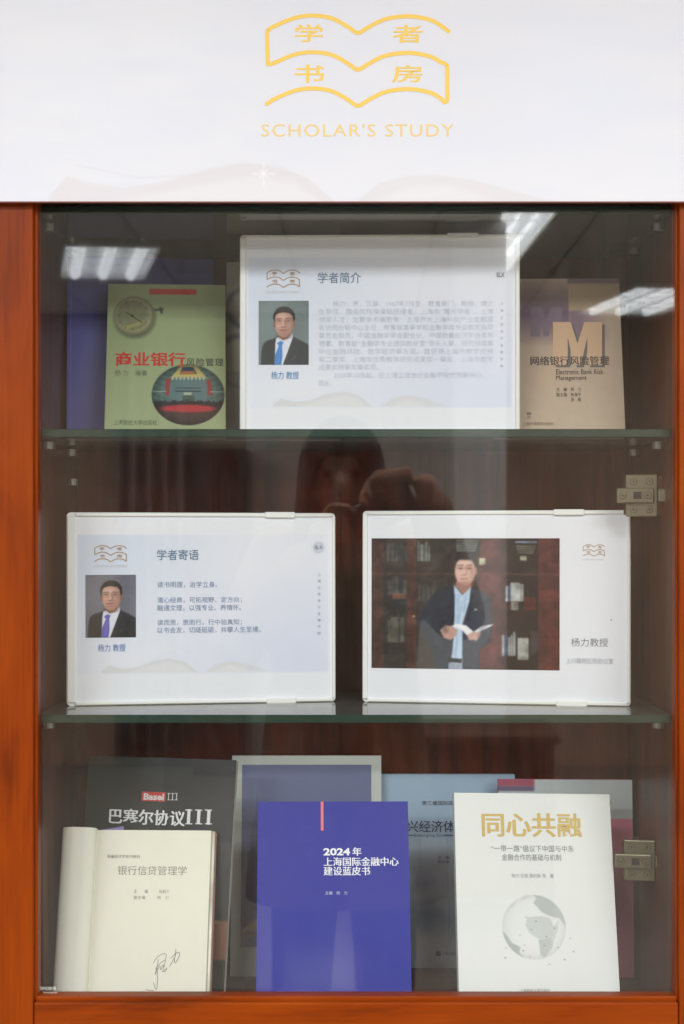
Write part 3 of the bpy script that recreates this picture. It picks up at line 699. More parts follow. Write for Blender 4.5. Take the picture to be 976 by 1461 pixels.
# top
PT = stand(Z2, 342, 742, 0.105, 0.100, (341.5, 335), 0.108)
r3 = placard("white placard with grey portrait and long biography text on the top shelf", PT, (0.0072, .0045, .0048, .0045), [(660, True)])
paint("paper_sheet", r3, 0.0072, PT.w - .0048, .0045, PT.h - .0045, -0.0007, 300, 210, paper_fn(None, .885, True), M_PRINT)
a = PT.px(369, 520.5); b = PT.px(440.5, 429)
paint("portrait_photo", r3, a[0], b[0], a[1], b[1], -0.0003, 150, 190, portrait_fn((112, 126, 126), (70, 130, 196), (50, 54, 56)), M_PHOTO)
logo(PT, r3, 377.2, 380.8, .0553, .0592, M_LOGOB, M_LOGOF, 22, 0.0)
text("title_lettering", PT, r3, "学者简介", 453.5, 515, 388.5, 404, M_TEAL, 0.005, 0.0)
text("name_lettering", PT, r3, "杨力 教授", 387, 426.5, 530, 541, flat((70, 140, 190), .5), 0.003, 0.0)
M_BIO = flat((204, 212, 224), 0.5, name="biography_ink")
bio = ["杨力，男，汉族，1967年7月生，教育部门，教授，博士", "生导师，国务院特殊津贴获得者，上海市“曙光学者”，上海", "领军人才，主要学术兼职有：上海市大上海科创产业金融服", "务协同创新中心主任，教育部高等学校金融学类专业教学指导", "委员会委员，中国金融学学会副会长，中国数量经济学会常务", "理事、教育部“金融学专业虚拟教研室”带头人等。研究领域集", "中在金融风险、数字经济等方面。曾获得上海市教学成果", "奖二等奖、上海市优秀教学研究成果奖一等奖、上海市教学", "成果奖特等奖等奖项。", "2020年10月起，任上海立信会计金融学院党委副书记、", "院长。"]
for k, s in enumerate(bio):
    yc = 433 + k * 11.35
    x0, x1 = 455, 704
    if k == 0: x0 = 475
    if k == 8: x1 = 540
    if k == 9: x0, x1 = 476, 690
    if k == 10: x1 = 474
    text("biography_line", PT, r3, s, x0, x1, yc - 4.3, yc + 4.3, M_BIO, -0.004, 0.0)
text("seal_lettering", PT, r3, "SLX", 708.5, 720, 388.5, 395.5, M_GREYT, 0.02, 0.0002)
for k, ch in enumerate("上海立信会计金融学院"):
    text("vertical_lettering", PT, r3, ch, 714, 718, 431 + k * 9.9, 435 + k * 9.9, M_GREYF, 0.0, 0.0)

# ------------------------------------------------------------------ books
M_SPINEW = flat((225, 222, 210), 0.5, name="paper_white")
def book(label, P, t, cover, back=None, name="book", cat="book", spine=None, printed=None, inset=0.0):
    root = empty(name, P.M, label, cat)
    w, h = P.w, P.h
    box("front_cover", cover, root, 0, w, 0, h, -0.0009, -0.0002)
    box("back_cover", back or cover, root, 0, w, 0, h, -t, -t + 0.0007)
    box("page_block", M_PAGES, root, 0.0014, w - 0.0006, 0.0005, h - 0.0005, -t + 0.0008, -0.0010)
    box("spine", spine or cover, root, -0.0003, 0.0011, 0, h, -t - 0.0002, -0.0001, 0.0004)
    return root

# top shelf: tall blue book
M_NAVY = flat((52, 58, 146), 0.4, name="navy_cover", noisy=.05)
PA = stand(Z2, 95, 306, 0.205, 0.225, (102, 366), 0.235)
PA = Panel(PA.O, PA.U, PA.V, PA.w, min(PA.h, 0.232))
bA = book("plain navy blue book leaning behind the green book on the top shelf", PA, 0.014, M_NAVY)
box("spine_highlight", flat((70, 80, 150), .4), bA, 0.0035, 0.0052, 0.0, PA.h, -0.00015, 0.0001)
# cream book with grey rings, mostly behind the top placard
PCm = stand(Z2, 322, 486, 0.222, 0.222, (323, 374), 0.242)
bC = book("cream book with grey ring print, mostly hidden behind the top shelf placard", PCm, 0.012, flat((176, 174, 158), .5, name="cream_cover"))
def ring_fn(U, V):
    img = np.ones(U.shape + (3,)) * np.array([176, 174, 158.])
    for cx, cyy, r in ((.16, .26, .15), (.12, .56, .2), (.3, .8, .16)):
        img = lay(img, ss(np.abs(ell(U * 1.0, V * 1.4, cx, cyy * 1.4, r, r)) - .018, .02), (96, 98, 112), .85)
    img = lay(img, ss(.62 - V, .01) * ss(V - .98, .01), (122, 124, 138), .6)
    return img
paint("cover_print", bC, 0, PCm.w, 0, PCm.h, 0.0, 90, 120, ring_fn)

# green book
PGr = stand(Z2, 149, 322, 0.130, 0.140, (162.5, 405), 0.205)
bG = book("pale green paperback with stopwatch and round trading hall picture, left on the top shelf", PGr, 0.013, flat((150, 164, 122), .45, name="pale_green_cover", noisy=.03))
def green_fn(U, V):
    # the crop's own pixels 976 x 1089 laid over the cover
    x = 60 + U * 880 + (1 - V) * 0; y = 22 + V * 1130
    img = np.ones(U.shape + (3,)) * np.array([150, 163, 121.])
    img = lay(img, np.clip(V, 0, 1), (162, 172, 132), .6)
    img = lay(img, ss(np.abs(y - 74) - 1, 2), (110, 120, 92), .4)
    img = lay(img, ss(poly(x, y, [(368, 58), (720, 58), (720, 100), (368, 100)]), 4), (188, 60, 50))
    # stopwatch
    img = lay(img, ss(ell(x, y, 262, 285, 152, 146), 22), (60, 66, 46), .75)
    img = lay(img, ss(seg(x, y, (400, 222), (468, 214), 10), 6), (72, 78, 60), .9); img = lay(img, ss(seg(x, y, (452, 205), (462, 240), 8), 5), (50, 54, 42), .9)
    img = lay(img, ss(ell(x, y, 255, 265, 150, 148), 4), (118, 120, 92)); img = lay(img, ss(ell(x, y, 252, 262, 134, 132), 8), (160, 158, 122))
    img = lay(img, ss(ell(x, y, 245, 260, 116, 114), 8), (134, 138, 104)); n = fbm(U, V, 30, 8)
    img = lay(img, ss(ell(x, y, 250, 262, 130, 128), 10) * n, (90, 92, 70), .5)
    img = lay(img, ss(poly(x, y, [(180, 350), (330, 300), (345, 318), (200, 372)]), 8), (176, 172, 104), .6)
    img = lay(img, ss(seg(x, y, (194, 238), (320, 318), 3), 3), (38, 40, 34), .9); img = lay(img, ss(ell(x, y, 244, 266, 10, 9), 3), (38, 40, 34))
    for k in range(12):
        a = k * math.pi / 6; img = lay(img, ss(seg(x, y, (250 + 104 * math.cos(a), 262 + 104 * math.sin(a)), (250 + 116 * math.cos(a), 262 + 116 * math.sin(a)), 3), 4), (60, 62, 48), .6)
    # round picture
    E = ell(x, y, 665, 855, 268, 224); m = ss(E, 4)
    pic = np.ones(U.shape + (3,)) * np.array([88, 116, 106.])
    dx = (x - 665) / 268; dy = (y - 855) / 224
    rr = np.hypot(dx, dy)
    win = (np.sin(y * .14 + np.abs(dx) ** 2 * 9) > .1) & (np.abs(np.sin(dx * 22)) > .25)
    pic = lay(pic, win.astype(float), (70, 92, 90), .7)
    pic = lay(pic, ss(poly(x, y, [(535, 730), (610, 640), (720, 630), (800, 730)]), 5), (190, 176, 106))
    pic = lay(pic, ss(poly(x, y, [(620, 650), (700, 648), (730, 700), (600, 705)]), 4), (58, 76, 92)); pic = lay(pic, ss(poly(x, y, [(610, 682), (715, 682), (712, 704), (606, 704)]), 4), (170, 108, 66))
    pic = lay(pic, ss(poly(x, y, [(545, 722), (800, 722), (805, 746), (540, 746)]), 3) * (np.sin(x * .22) > -.2), (168, 178, 158))
    pic = lay(pic, ss(poly(x, y, [(520, 750), (810, 750), (800, 930), (530, 930)]), 6), (98, 122, 122))
    pic = lay(pic, ss(np.abs(y - 806) - 3, 3) * ss(np.abs(x - 665) - 92, 4), (44, 60, 66)); pic = lay(pic, ss(np.abs(y - 830) - 4, 3) * ss(np.abs(x - 665) - 92, 4), (44, 60, 66))
    pic = lay(pic, ss(poly(x, y, [(632, 838), (690, 838), (690, 856), (632, 856)]), 3), (176, 184, 160)); pic = lay(pic, ss(poly(x, y, [(625, 862), (712, 862), (716, 930), (620, 930)]), 3), (74, 94, 82))
    pic = lay(pic, ss(poly(x, y, [(500, 740), (535, 735), (522, 865), (496, 860)]), 5), (150, 60, 60)); pic = lay(pic, ss(poly(x, y, [(800, 740), (832, 745), (846, 860), (815, 862)]), 5), (150, 60, 60))
    pic = lay(pic, ss(np.abs(y - 832) - 4, 3) * (np.abs(dx) > .6), (182, 190, 178), .7)
    crowd = ss(890 + 22 * vnoise(U, V, 60, 4) - y, 5); pic = lay(pic, crowd, (46, 36, 40), .9)
    pic = lay(pic, ss(ell(x, y, 665, 962, 210, 34), 6), (178, 58, 62)); pic = lay(pic, ss(970 + 14 * np.cos(dx * 2) - y, 8), (78, 58, 52))
    pic = pic * (1 - .35 * np.clip((rr - .75) / .25, 0, 1))[..., None]
    img = lay(img, m, (0, 0, 0), 1.0) + pic * m[..., None]
    return img
paint("cover_print", bG, 0, PGr.w, 0, PGr.h, 0.0, 260, 330, green_fn)
M_RED = flat((196, 52, 44), .5, name="red_ink"); M_BLK = flat((40, 44, 38), .5, name="black_ink"); M_OLV = flat((88, 98, 72), .5, name="olive_ink")
text("title_lettering", PGr, bG, "商业银行", 165, 264.5, 502.5, 522.5, M_RED, 0.012, 0.0003, serif=.0003)
text("title_lettering", PGr, bG, "风险管理", 266, 319, 511, 522.5, M_BLK, 0.006, 0.0003, ls=1.15)
text("author_lettering", PGr, bG, "杨 力　编著", 164, 210, 528, 536, M_OLV, 0.0, 0.0003)
text("publisher_lettering", PGr, bG, "上海财经大学出版社", 162, 224, 599, 606.5, M_OLV, 0.006, 0.0003)

# beige M book
PM = stand(Z2, 706, 892.5, 0.135, 0.130, (712, 398), 0.195)
bM = book("beige and purple paperback with two block letters, right on the top shelf", PM, 0.014, flat((186, 166, 142), .45, name="beige_cover"))
def m_fn(U, V):
    P = PM; img = np.ones(U.shape + (3,)) * np.array([184, 164, 142.])
    img = lay(img, np.clip(V, 0, 1), (196, 178, 152), .5)
    pv = np.clip(1 - np.abs(V - .22) / .22, 0, 1) ** .8
    img = lay(img, pv * ss(U - .60, .01), (98, 80, 104), .9)
    img = lay(img, ss(V - .40, .01) * ss(.60 - U, .01) * ss(.18 - V, .01) * ss(U - .80, .12), (120, 100, 118), .8)
    img = lay(img, ss(.595 - U, .006) * ss(V - .035, .008), (104, 84, 100), .75)
    img = lay(img, ss(.60 - U, .005) * ss(.035 - V, .005) * ss(V - .21, .006), (176, 156, 128), 1)
    img = lay(img, ss(poly(U, V, [(.28, .6), (.5, .55), (.6, .62), (.4, .72), (.3, .7)]), .03), (196, 168, 142), .5)
    return img + (fbm(U, V, 20, 3)[..., None] - .5) * 6
paint("cover_print", bM, 0, PM.w, 0, PM.h, 0.0, 150, 190, m_fn)
def block_m(name, x0, x1, ya, yb, mat, n):
    g = [(0, 0), (.36, 0), (.5, .5), (.64, 0), (1, 0), (1, 1), (.70, 1), (.70, .34), (.57, 1), (.43, 1), (.30, .34), (.30, 1), (0, 1)]
    v = [PM.px(x0 + a * (x1 - x0), ya + b * (yb - ya), n) for a, b in g]
    link(name, mesh_from([(a, b, n) for a, b in v], [tuple(range(len(v)))[::-1]]), mat, bM)
block_m("block_letter", 757, 802, 438, 480, flat((124, 106, 120), .5), 0.0003)
block_m("block_letter_shadow", 793, 863, 463, 524, flat((104, 98, 96), .5), 0.0003)
block_m("block_letter", 789, 859, 459.5, 521, flat((206, 172, 138), .5), 0.0005)
M_DK = flat((58, 52, 50), .5, name="dark_ink")
text("title_lettering", PM, bM, "网络银行风险管理", 757, 869, 508, 521, M_DK, 0.0, 0.0008, serif=.0002)
text("subtitle_lettering", PM, bM, "Electronic Bank Risk", 793.5, 861, 526.5, 534, M_DK, 0.0, 0.0008)
text("subtitle_lettering", PM, bM, "Management", 793.5, 837, 535.5, 544, M_DK, 0.0, 0.0008)
for s, a, b, yc in (("主　编　杨　力", 794, 829, 555.5), ("副主编　林海平", 794, 829, 563), ("张　楠", 815, 829, 570)):
    text("author_lettering", PM, bM, s, a, b, yc - 2.8, yc + 2.8, M_DK, 0.0, 0.0005)
text("publisher_lettering", PM, bM, "上海外语教育出版社", 746, 790, 602, 607, flat((112, 100, 88), .5), 0.0, 0.0005)
text("publisher_mark", PM, bM, "W", 751, 758.5, 588, 592.5, M_DK, 0.02, 0.0005); text("publisher_mark", PM, bM, "三", 752, 757.5, 593.5, 596.5, M_DK, 0.02, 0.0005)

# --- bottom compartment
# black banking accord book
PBa = stand(ZF, 103, 318, 0.150, 0.108, (120, 1078), 0.205)
M_BLACKC = flat((40, 43, 40), .4, name="charcoal_cover", noisy=.06)
bB = empty("book", PBa.M, "black book with white title and small red tag, left in the bottom compartment", "book")
box("front_cover", M_BLACKC, bB, 0, PBa.w, 0, PBa.h, -0.0009, -0.0002)
box("spine", M_BLACKC, bB, -0.0004, 0.001, 0, PBa.h, -0.018, -0.0001, .0004)
hB = PBa.h; wB = PBa.w
me = mesh_from([(0.001, 0.001, -0.001), (wB - .001, 0.001, -0.001), (wB - .001, hB - .001, -0.001), (0.001, hB - .001, -0.001),
                (0.001, 0.001, -0.010), (wB - .002, 0.001, -0.015), (wB - .002, hB - .001, -0.015), (0.001, hB - .001, -0.010)],
               [(0, 1, 2, 3), (7, 6, 5, 4), (0, 4, 5, 1), (1, 5, 6, 2), (2, 6, 7, 3), (3, 7, 4, 0)])
link("page_block", me, M_PAGES, bB)
def basel_fn(U, V):
    img = np.ones(U.shape + (3,)) * np.array([24, 26, 25.])
    img = lay(img, ss(U - .52, .004), (40, 44, 40), 1)
    img = lay(img, ss(.66 - V, .004) * ss(V - .82, .004), (112, 74, 56), 1)
    img = lay(img, ss(.34 - V, .004) * ss(V - .66, .01), (58, 60, 60), .6)
    return img + (fbm(U, V, 12, 4)[..., None] - .5) * 8
paint("cover_print", bB, 0, wB, 0, hB, 0.0, 150, 190, basel_fn, M_PHOTO)
ua, va = PBa.px(202, 1142.5); ub, vb = PBa.px(237, 1130.5)
box("red_tag", flat((190, 54, 50), .5, name="tag_red"), bB, ua, ub, va, vb, 0.0002, 0.0005)
M_SILV = flat((214, 216, 214), .45, name="silver_ink")
text("tag_lettering", PBa, bB, "Basel", 205, 234, 1132, 1141.5, M_SILV, 0.03, 0.0008)
text("title_lettering", PBa, bB, "I I I", 240, 252.5, 1131.5, 1141.5, M_SILV, 0.0, 0.0005)
text("title_lettering", PBa, bB, "巴塞尔协议", 156, 264, 1155, 1177, M_SILV, 0.006, 0.0005, serif=.0004)
text("title_lettering", PBa, bB, "I I I", 267, 300, 1155, 1176, M_SILV, 0.035, 0.0005)
def serif_bars(P, parent, xs, ya, yb, hw, hh, mat):
    V, Fc = [], []
    for x in xs:
        for y in (ya, yb):
            a = P.px(x - hw, y - hh, .0006); b = P.px(x + hw, y + hh, .0006); k = len(V)
            V += [(a[0], a[1], .0006), (b[0], a[1], .0006), (b[0], b[1], .0006), (a[0], b[1], .0006)]; Fc.append((k + 3, k + 2, k + 1, k))
    link("title_serifs", mesh_from(V, Fc), mat, parent)
serif_bars(PBa, bB, (269.5, 283.5, 297.5), 1155.8, 1175.3, 5.0, .9, M_SILV)
serif_bars(PBa, bB, (241, 246.3, 251.6), 1132, 1141.2, 2.3, .45, M_SILV)
text("band_lettering", PBa, bB, "BCBS", 298, 314, 1313, 1318.5, flat((150, 116, 100), .5), 0.0, 0.0005)

# blue picture book with white border
PF = stand(ZF, 328.5, 545, 0.243, 0.243, (340, 1078), 0.285)
bF = book("white bordered book with slate blue cover picture behind the royal blue book", PF, 0.012, flat((214, 216, 208), .5, name="ivory_cover"))
def slate_fn(U, V):
    img = np.ones(U.shape + (3,)) * np.array([122, 128, 164.])
    img = lay(img, np.clip(V * 1.3 - .2, 0, 1), (88, 92, 142), .8)
    img = lay(img, np.clip(1 - np.abs(U - .12) / .05, 0, 1) * ss(.1 - V, .05), (124, 130, 160), .35)
    for k, xx in enumerate((.1, .145, .175)): img = lay(img, ss(np.abs(U - xx) - .004, .004) * ss(.12 + .03 * k - V, .01) * ss(V - .8, .1), (140, 146, 172), .5)
    img = lay(img, ss(poly(U, V, [(0, .92), (.06, .87), (.5, .72), (.9, .92)]), .01), (196, 182, 156), .95)
    img = lay(img, ss(poly(U, V, [(0, .925), (1, .925), (1, .95), (0, .95)]), .006), (168, 132, 100), .7)
    img = lay(img, ss(ell(U, V, .17, .79, .06, .015), .01), (50, 56, 52), .8)
    return img
a = PF.px(341.5, 1351); b = PF.px(541, 1091)
a = (PF.px(341.5, 1351)[0], a[1])
paint("cover_picture", bF, 0.0125, PF.w - 0.0125, a[1], b[1], 0.0002, 120, 150, slate_fn, M_PHOTO)

# light blue conference book
PE = stand(ZF, 527, 736, 0.286, 0.286, (534, 1105), 0.300)
bE = book("pale blue cloudy book half hidden between the royal blue and white books", PE, 0.013, flat((150, 170, 192), .5, name="sky_cover"))
def sky_fn(U, V):
    img = np.ones(U.shape + (3,)) * np.array([176, 200, 222.])
    img = lay(img, np.clip((V - .2) * 2.2, 0, 1), (172, 178, 190), .9)
    c = fbm(U * .8, V, 7, 31)
    img = lay(img, np.clip((c - .45) * 4, 0, 1) * np.clip((V - .28) * 4, 0, 1), (168, 170, 172), .7)
    img = lay(img, np.clip((.42 - c) * 4, 0, 1) * np.clip((V - .35) * 4, 0, 1), (124, 130, 152), .6)
    img = lay(img, ss(ell(U, V, .4, .42, .18, .08), .08), (196, 202, 206), .5)
    return img
paint("cover_print", bE, 0, PE.w, 0, PE.h, 0.0, 120, 150, sky_fn)
M_NV = flat((44, 60, 104), .5, name="navy_ink")
text("series_lettering", PE, bE, "第三届国际政治经济学论坛", 602, 692, 1142.5, 1149, flat((60, 70, 90), .5), 0.008, 0.0003)
text("title_lettering", PE, bE, "新兴经济体与全球", 563, 702, 1170.5, 1187.5, M_NV, 0.002, 0.0003, serif=.0001)
text("subtitle_lettering", PE, bE, "Emerging Economies", 591, 658, 1189.5, 1195, flat((60, 116, 156), .5), 0.0, 0.0003)
v, f = ribbon([PE.px(574, 1191.5), PE.px(589, 1191.5)], .0011); link("title_rule", mesh_from([(q.x, q.y, .0003) for q in v], f), M_NV, bE)
v, f = ribbon([PE.px(634, 1191.5), PE.px(690, 1191.5)], .0011); link("title_rule", mesh_from([(q.x, q.y, .0003) for q in v], f), M_NV, bE)
for s, a_, b_, yc in (("主　编　肖　力", 625, 662, 1223.5), ("副主编　杨　力", 625, 662, 1229.5)):
    text("author_lettering", PE, bE, s, a_, b_, yc - 2.3, yc + 2.3, M_NV, 0.0, 0.0003)
ua, va = PE.px(621.5, 1364); ub, vb = PE.px(629, 1357)
box("publisher_mark", M_NV, bE, ua, ub, va, vb, 0.0, 0.0004)
text("publisher_lettering", PE, bE, "时事出版社出版", 631, 662, 1358, 1363, M_NV, 0.0, 0.0003)

# rose pink report
PP = stand(ZF, 712, 905, 0.242, 0.236, (716, 1112), 0.262)
bP = book("rose pink and grey report book behind the white globe book", PP, 0.013, flat((186, 92, 118), .5, name="rose_cover"))
def rose_fn(U, V):
    img = np.ones(U.shape + (3,)) * np.array([226, 128, 154.])
    img = lay(img, ss(V - .198, .003), (208, 214, 214)); img = lay(img, ss(U - .27, .003) * ss(V - .034, .003), (176, 88, 108))
    img = lay(img, ss(U - .27, .003) * ss(.034 - V, .003) * ss(V - .06, .004), (120, 104, 128))
    return img + (fbm(U, V, 9, 8)[..., None] - .5) * 6
paint("cover_print", bP, 0, PP.w, 0, PP.h, 0.0, 90, 220, rose_fn)
text("title_lettering", PP, bP, "发展报告", 816, 872, 1140, 1152, M_DK, 0.004, 0.0003, serif=.0001)

# royal blue 2024 book
P24 = stand(ZF, 365.5, 588, 0.070, 0.074, (370.5, 1144), 0.150)
bN = book("royal blue book with short red stripe and white title, centre of the bottom compartment", P24, 0.016, flat((52, 56, 150), .5, name="royal_blue_cover", noisy=.02, coat=.22, spec=.2))
ua, va = P24.px(457.8, 1185); ub, vb = P24.px(461.5, 1143.6)
box("red_stripe", flat((226, 110, 122), .5, name="coral_ink"), bN, ua, ub, va, P24.h - .0001, -0.0003, 0.0002)
M_WH = flat((236, 238, 242), .5, name="white_ink")
text("title_lettering", P24, bN, "2024", 461.5, 499.5, 1210, 1220.5, M_WH, 0.035, 0.0003)
text("title_lettering", P24, bN, "年", 503, 515.5, 1209, 1221, M_WH, 0.01, 0.0003, serif=.0002)
text("title_lettering", P24, bN, "上海国际金融中心", 462, 568.5, 1223, 1235.5, M_WH, 0.0, 0.0003, serif=.00025)
text("title_lettering", P24, bN, "建设蓝皮书", 462, 528, 1236.5, 1249, M_WH, 0.0, 0.0003, serif=.00025)
text("author_lettering", P24, bN, "主编　杨　力", 464, 495.5, 1271.5, 1276.5, flat((186, 190, 226), .5), 0.004, 0.0003)
for cx, cyy, r, a0, a1 in ((438, 1190, 11, 20, 340), (449, 1221, 8, 60, 300)):
    v, f = ribbon([P24.px(cx + r * math.cos(R(t)), cyy + r * math.sin(R(t))) for t in range(a0, a1, 12)], .0005)
    link("embossed_ring", mesh_from([(q.x, q.y, .00025) for q in v], f), flat((60, 66, 168), .3), bN)

# white globe book
PW = stand(ZF, 656, 886, 0.066, 0.082, (648, 1131), 0.146, True)
bW = book("white book with gold title and pale grey globe, right in the bottom compartment", PW, 0.013, flat((222, 225, 220), .4, name="white_cover", noisy=.01, spec=.25))
def globe_fn(U, V):
    x = 75 + (U - .13) / .62 * 640; y = 85 + (V - .08) / .72 * 670   # crop pixels
    img = np.ones(U.shape + (3,)) * np.array([222, 225, 220.])
    X = x; Y = y; cx, cyy, r = 397, 420, 322
    d = np.hypot(X - cx, Y - cyy) - r
    ins = ss(d, 4)
    img = lay(img, ins * np.clip((np.hypot(X - cx, Y - cyy) / r) ** 6, 0, 1), (190, 194, 190), .6)
    def land(pts, c, a): 
        nonlocal img
        img = lay(img, ins * ss(poly(X, Y, pts), 7), c, a)
    land([(400, 95), (450, 80), (600, 130), (740, 300), (720, 420), (660, 330), (600, 320), (540, 300), (480, 270), (440, 220), (400, 180), (430, 130)], (176, 184, 178), .95)
    land([(270, 160), (300, 110), (370, 95), (330, 130)], (196, 200, 194), .9)
    land([(60, 320), (120, 220), (230, 150), (200, 210), (120, 260)], (200, 202, 196), .9)
    land([(330, 320), (480, 310), (560, 330), (600, 410), (650, 350), (640, 440), (600, 540), (570, 640), (530, 690), (470, 740), (450, 620), (440, 540), (350, 480), (310, 400)], (196, 202, 196), .95)
    land([(440, 560), (560, 520), (580, 600), (500, 720), (450, 700)], (178, 184, 180), .7)
    land([(70, 460), (110, 490), (170, 580), (250, 620), (240, 680), (320, 750), (230, 760), (90, 620)], (166, 174, 166), .95)
    rs = random.Random(3)
    for px_, py_ in ((320, 322), (370, 445), (448, 556), (520, 515), (604, 430), (254, 498), (290, 598), (280, 655), (344, 715), (105, 627), (95, 725), (536, 787), (693, 742), (788, 662), (635, 620), (760, 530), (497, 602), (420, 362)):
        img = lay(img, ss(ell(X, Y, px_, py_, 9, 6), 4), (120, 124, 120), rs.uniform(.4, .9))
    return img
g0 = PW.px(700, 1398); g1 = PW.px(840, 1265)
paint("globe_print", bW, g0[0], g1[0], g0[1], g1[1], 0.0, 170, 165, globe_fn)
M_GD = flat((196, 164, 70), .42, name="gold_foil"); M_G6 = flat((120, 122, 122), .5, name="grey_print_ink")
text("title_lettering", PW, bW, "同心共融", 688, 829, 1160, 1194, M_GD, 0.008, 0.0003, serif=.0006)
text("subtitle_lettering", PW, bW, "“一带一路”倡议下中国与中东", 701, 818.5, 1206, 1215.5, M_G6, 0.0, 0.0003)
text("subtitle_lettering", PW, bW, "金融合作的基础与机制", 716, 800.5, 1218.5, 1228, M_G6, 0.0, 0.0003)
text("author_lettering", PW, bW, "杨力 任筱 殷利新 等　著", 730, 790, 1246.5, 1252.5, flat((160, 162, 160), .5), 0.0, 0.0003)
text("publisher_lettering", PW, bW, "上海财经大学出版社", 742, 785, 1410.5, 1416, M_G6, 0.0, 0.0003)

# open book
PO = stand(ZF, 123, 292, 0.075, 0.070, (137.5, 1184), 0.140)
bO = empty("open_book", PO.M, "open cream book showing its signed title page, left in the bottom compartment", "book")
wO, hO = PO.w, PO.h
M_PAPER = flat((226, 224, 206), .7, name="book_paper", noisy=.015)
M_PAPER2 = flat((230, 230, 214), .7, name="turned_page_paper")
def prism(profile, v0, v1, name, mat, parent, smooth=False):
    n = len(profile)
    V = [(u, v0, z) for u, z in profile] + [(u, v1, z) for u, z in profile]
    Fc = [tuple(range(n)), tuple(range(2 * n - 1, n - 1, -1))] + [(i, i + n, (i + 1) % n + n, (i + 1) % n) for i in range(n)]
    me = mesh_from(V, Fc)
    bm = bmesh.new(); bm.from_mesh(me); bmesh.ops.recalc_face_normals(bm, faces=bm.faces); bm.to_mesh(me); bm.free()
    if smooth:
        for p in me.polygons: p.use_smooth = len(p.vertices) == 4
        try: me.set_sharp_from_angle(angle=R(35))
        except Exception: pass
    return link(name, me, mat, parent)
# right hand block: flat page falling into the gutter
top = [(0.0, -0.0045), (0.003, -0.002), (0.008, -0.0005), (0.016, 0.0), (wO * .6, 0.0003), (wO - .004, 0.0)]
prism(top + [(wO, -0.0012), (wO + .0035, -0.0125), (0.0, -0.0135)], 0.0, hO, "title_page_block", M_PAPER, bO, True)
box("page_edges", M_PAGES, bO, wO - .0002 + 0.0016, wO + 0.0044, 0.0004, hO - .0006, -0.0124, -0.0030)
# left: turned pages curling over
lw = 0.0405
Lp = []
for k in range(15):
    t = k / 14; a_ = math.pi * (1 - t)
    Lp.append((-lw / 2 + math.cos(a_) * lw / 2, -0.004 + math.sin(a_) * 0.011 + (0.001 if t < .5 else 0)))
prism(Lp + [(-0.0002, -0.0135), (-lw + .002, -0.012)], -0.0008, hO + 0.0022, "turned_pages", M_PAPER2, bO, True)
box("back_cover", flat((178, 112, 104), .5, name="dull_rose_cover"), bO, -lw + .004, wO + 0.0055, -0.0006, hO - .001, -0.0150, -0.0138)
v, f = ribbon([PO.px(x, y, 0.0005) for x, y in crom([(231, 1362), (246, 1365), (249, 1378), (243, 1386), (232, 1380)], 3)], .0004)
M_PEN = flat((84, 84, 88), .5, name="pen_ink"); M_PG = flat((128, 130, 118), .6, name="page_ink")
strokes = [[(219, 1374), (224, 1366), (232, 1361), (237, 1362), (236, 1370), (234, 1380)], [(222, 1382), (229, 1374), (235, 1370)], [(226, 1369), (224, 1380), (221, 1391)],
           [(221, 1391), (228, 1378), (229, 1384), (233, 1376), (233, 1385), (238, 1381), (236, 1386), (231, 1386)], [(224, 1380), (225, 1398), (223, 1412), (219, 1402)],
           [(244, 1367), (250, 1361), (256, 1359), (255, 1366), (250, 1374), (249, 1368)], [(251, 1354), (250, 1364), (246, 1372), (242, 1379)], [(208, 1412), (214, 1413), (219, 1413)]]
V, Fc = [], []
for k, st in enumerate(strokes):
    v, f = ribbon([PO.px(x, y, .0006) for x, y in crom(st, 5)], .00055); b_ = len(V)
    V += [(q.x, q.y, .0006 + k * .00003) for q in v]; Fc += [tuple(i + b_ for i in q) for q in f]
link("signature", mesh_from(V, Fc), M_PEN, bO)
text("series_lettering", PO, bO, "新编经济学系列教材", 153, 200, 1219.5, 1224.5, M_PG, 0.0, 0.0005)
text("title_lettering", PO, bO, "银行信贷管理学", 168, 266.5, 1235.5, 1248.5, flat((104, 108, 96), .6), -0.006, 0.0005)
text("author_lettering", PO, bO, "主　　编　　　张毅力", 191, 241.5, 1269, 1274.5, M_PG, 0.0, 0.0005)
text("author_lettering", PO, bO, "副主编　　　杨　力", 191, 240.5, 1278, 1283, M_PG, 0.0, 0.0005)
text("publisher_lettering", PO, bO, "中国经济出版社", 178, 238, 1416, 1421, M_PG, 0.0, 0.0005)
me = mesh_from([(0, hO - .004, -.013), (.030, hO - .004, -.013), (.030, hO + .0065, -.013), (-.002, hO + .001, -.013), (0, hO - .004, -.0134), (.030, hO - .004, -.0134), (.030, hO + .0065, -.0134), (-.002, hO + .001, -.0134)],
               [(0, 1, 2, 3), (7, 6, 5, 4), (0, 4, 5, 1), (1, 5, 6, 2), (2, 6, 7, 3), (3, 7, 4, 0)])
link("purple_flap", me, flat((112, 100, 160), .5, name="violet_paper"), bO)

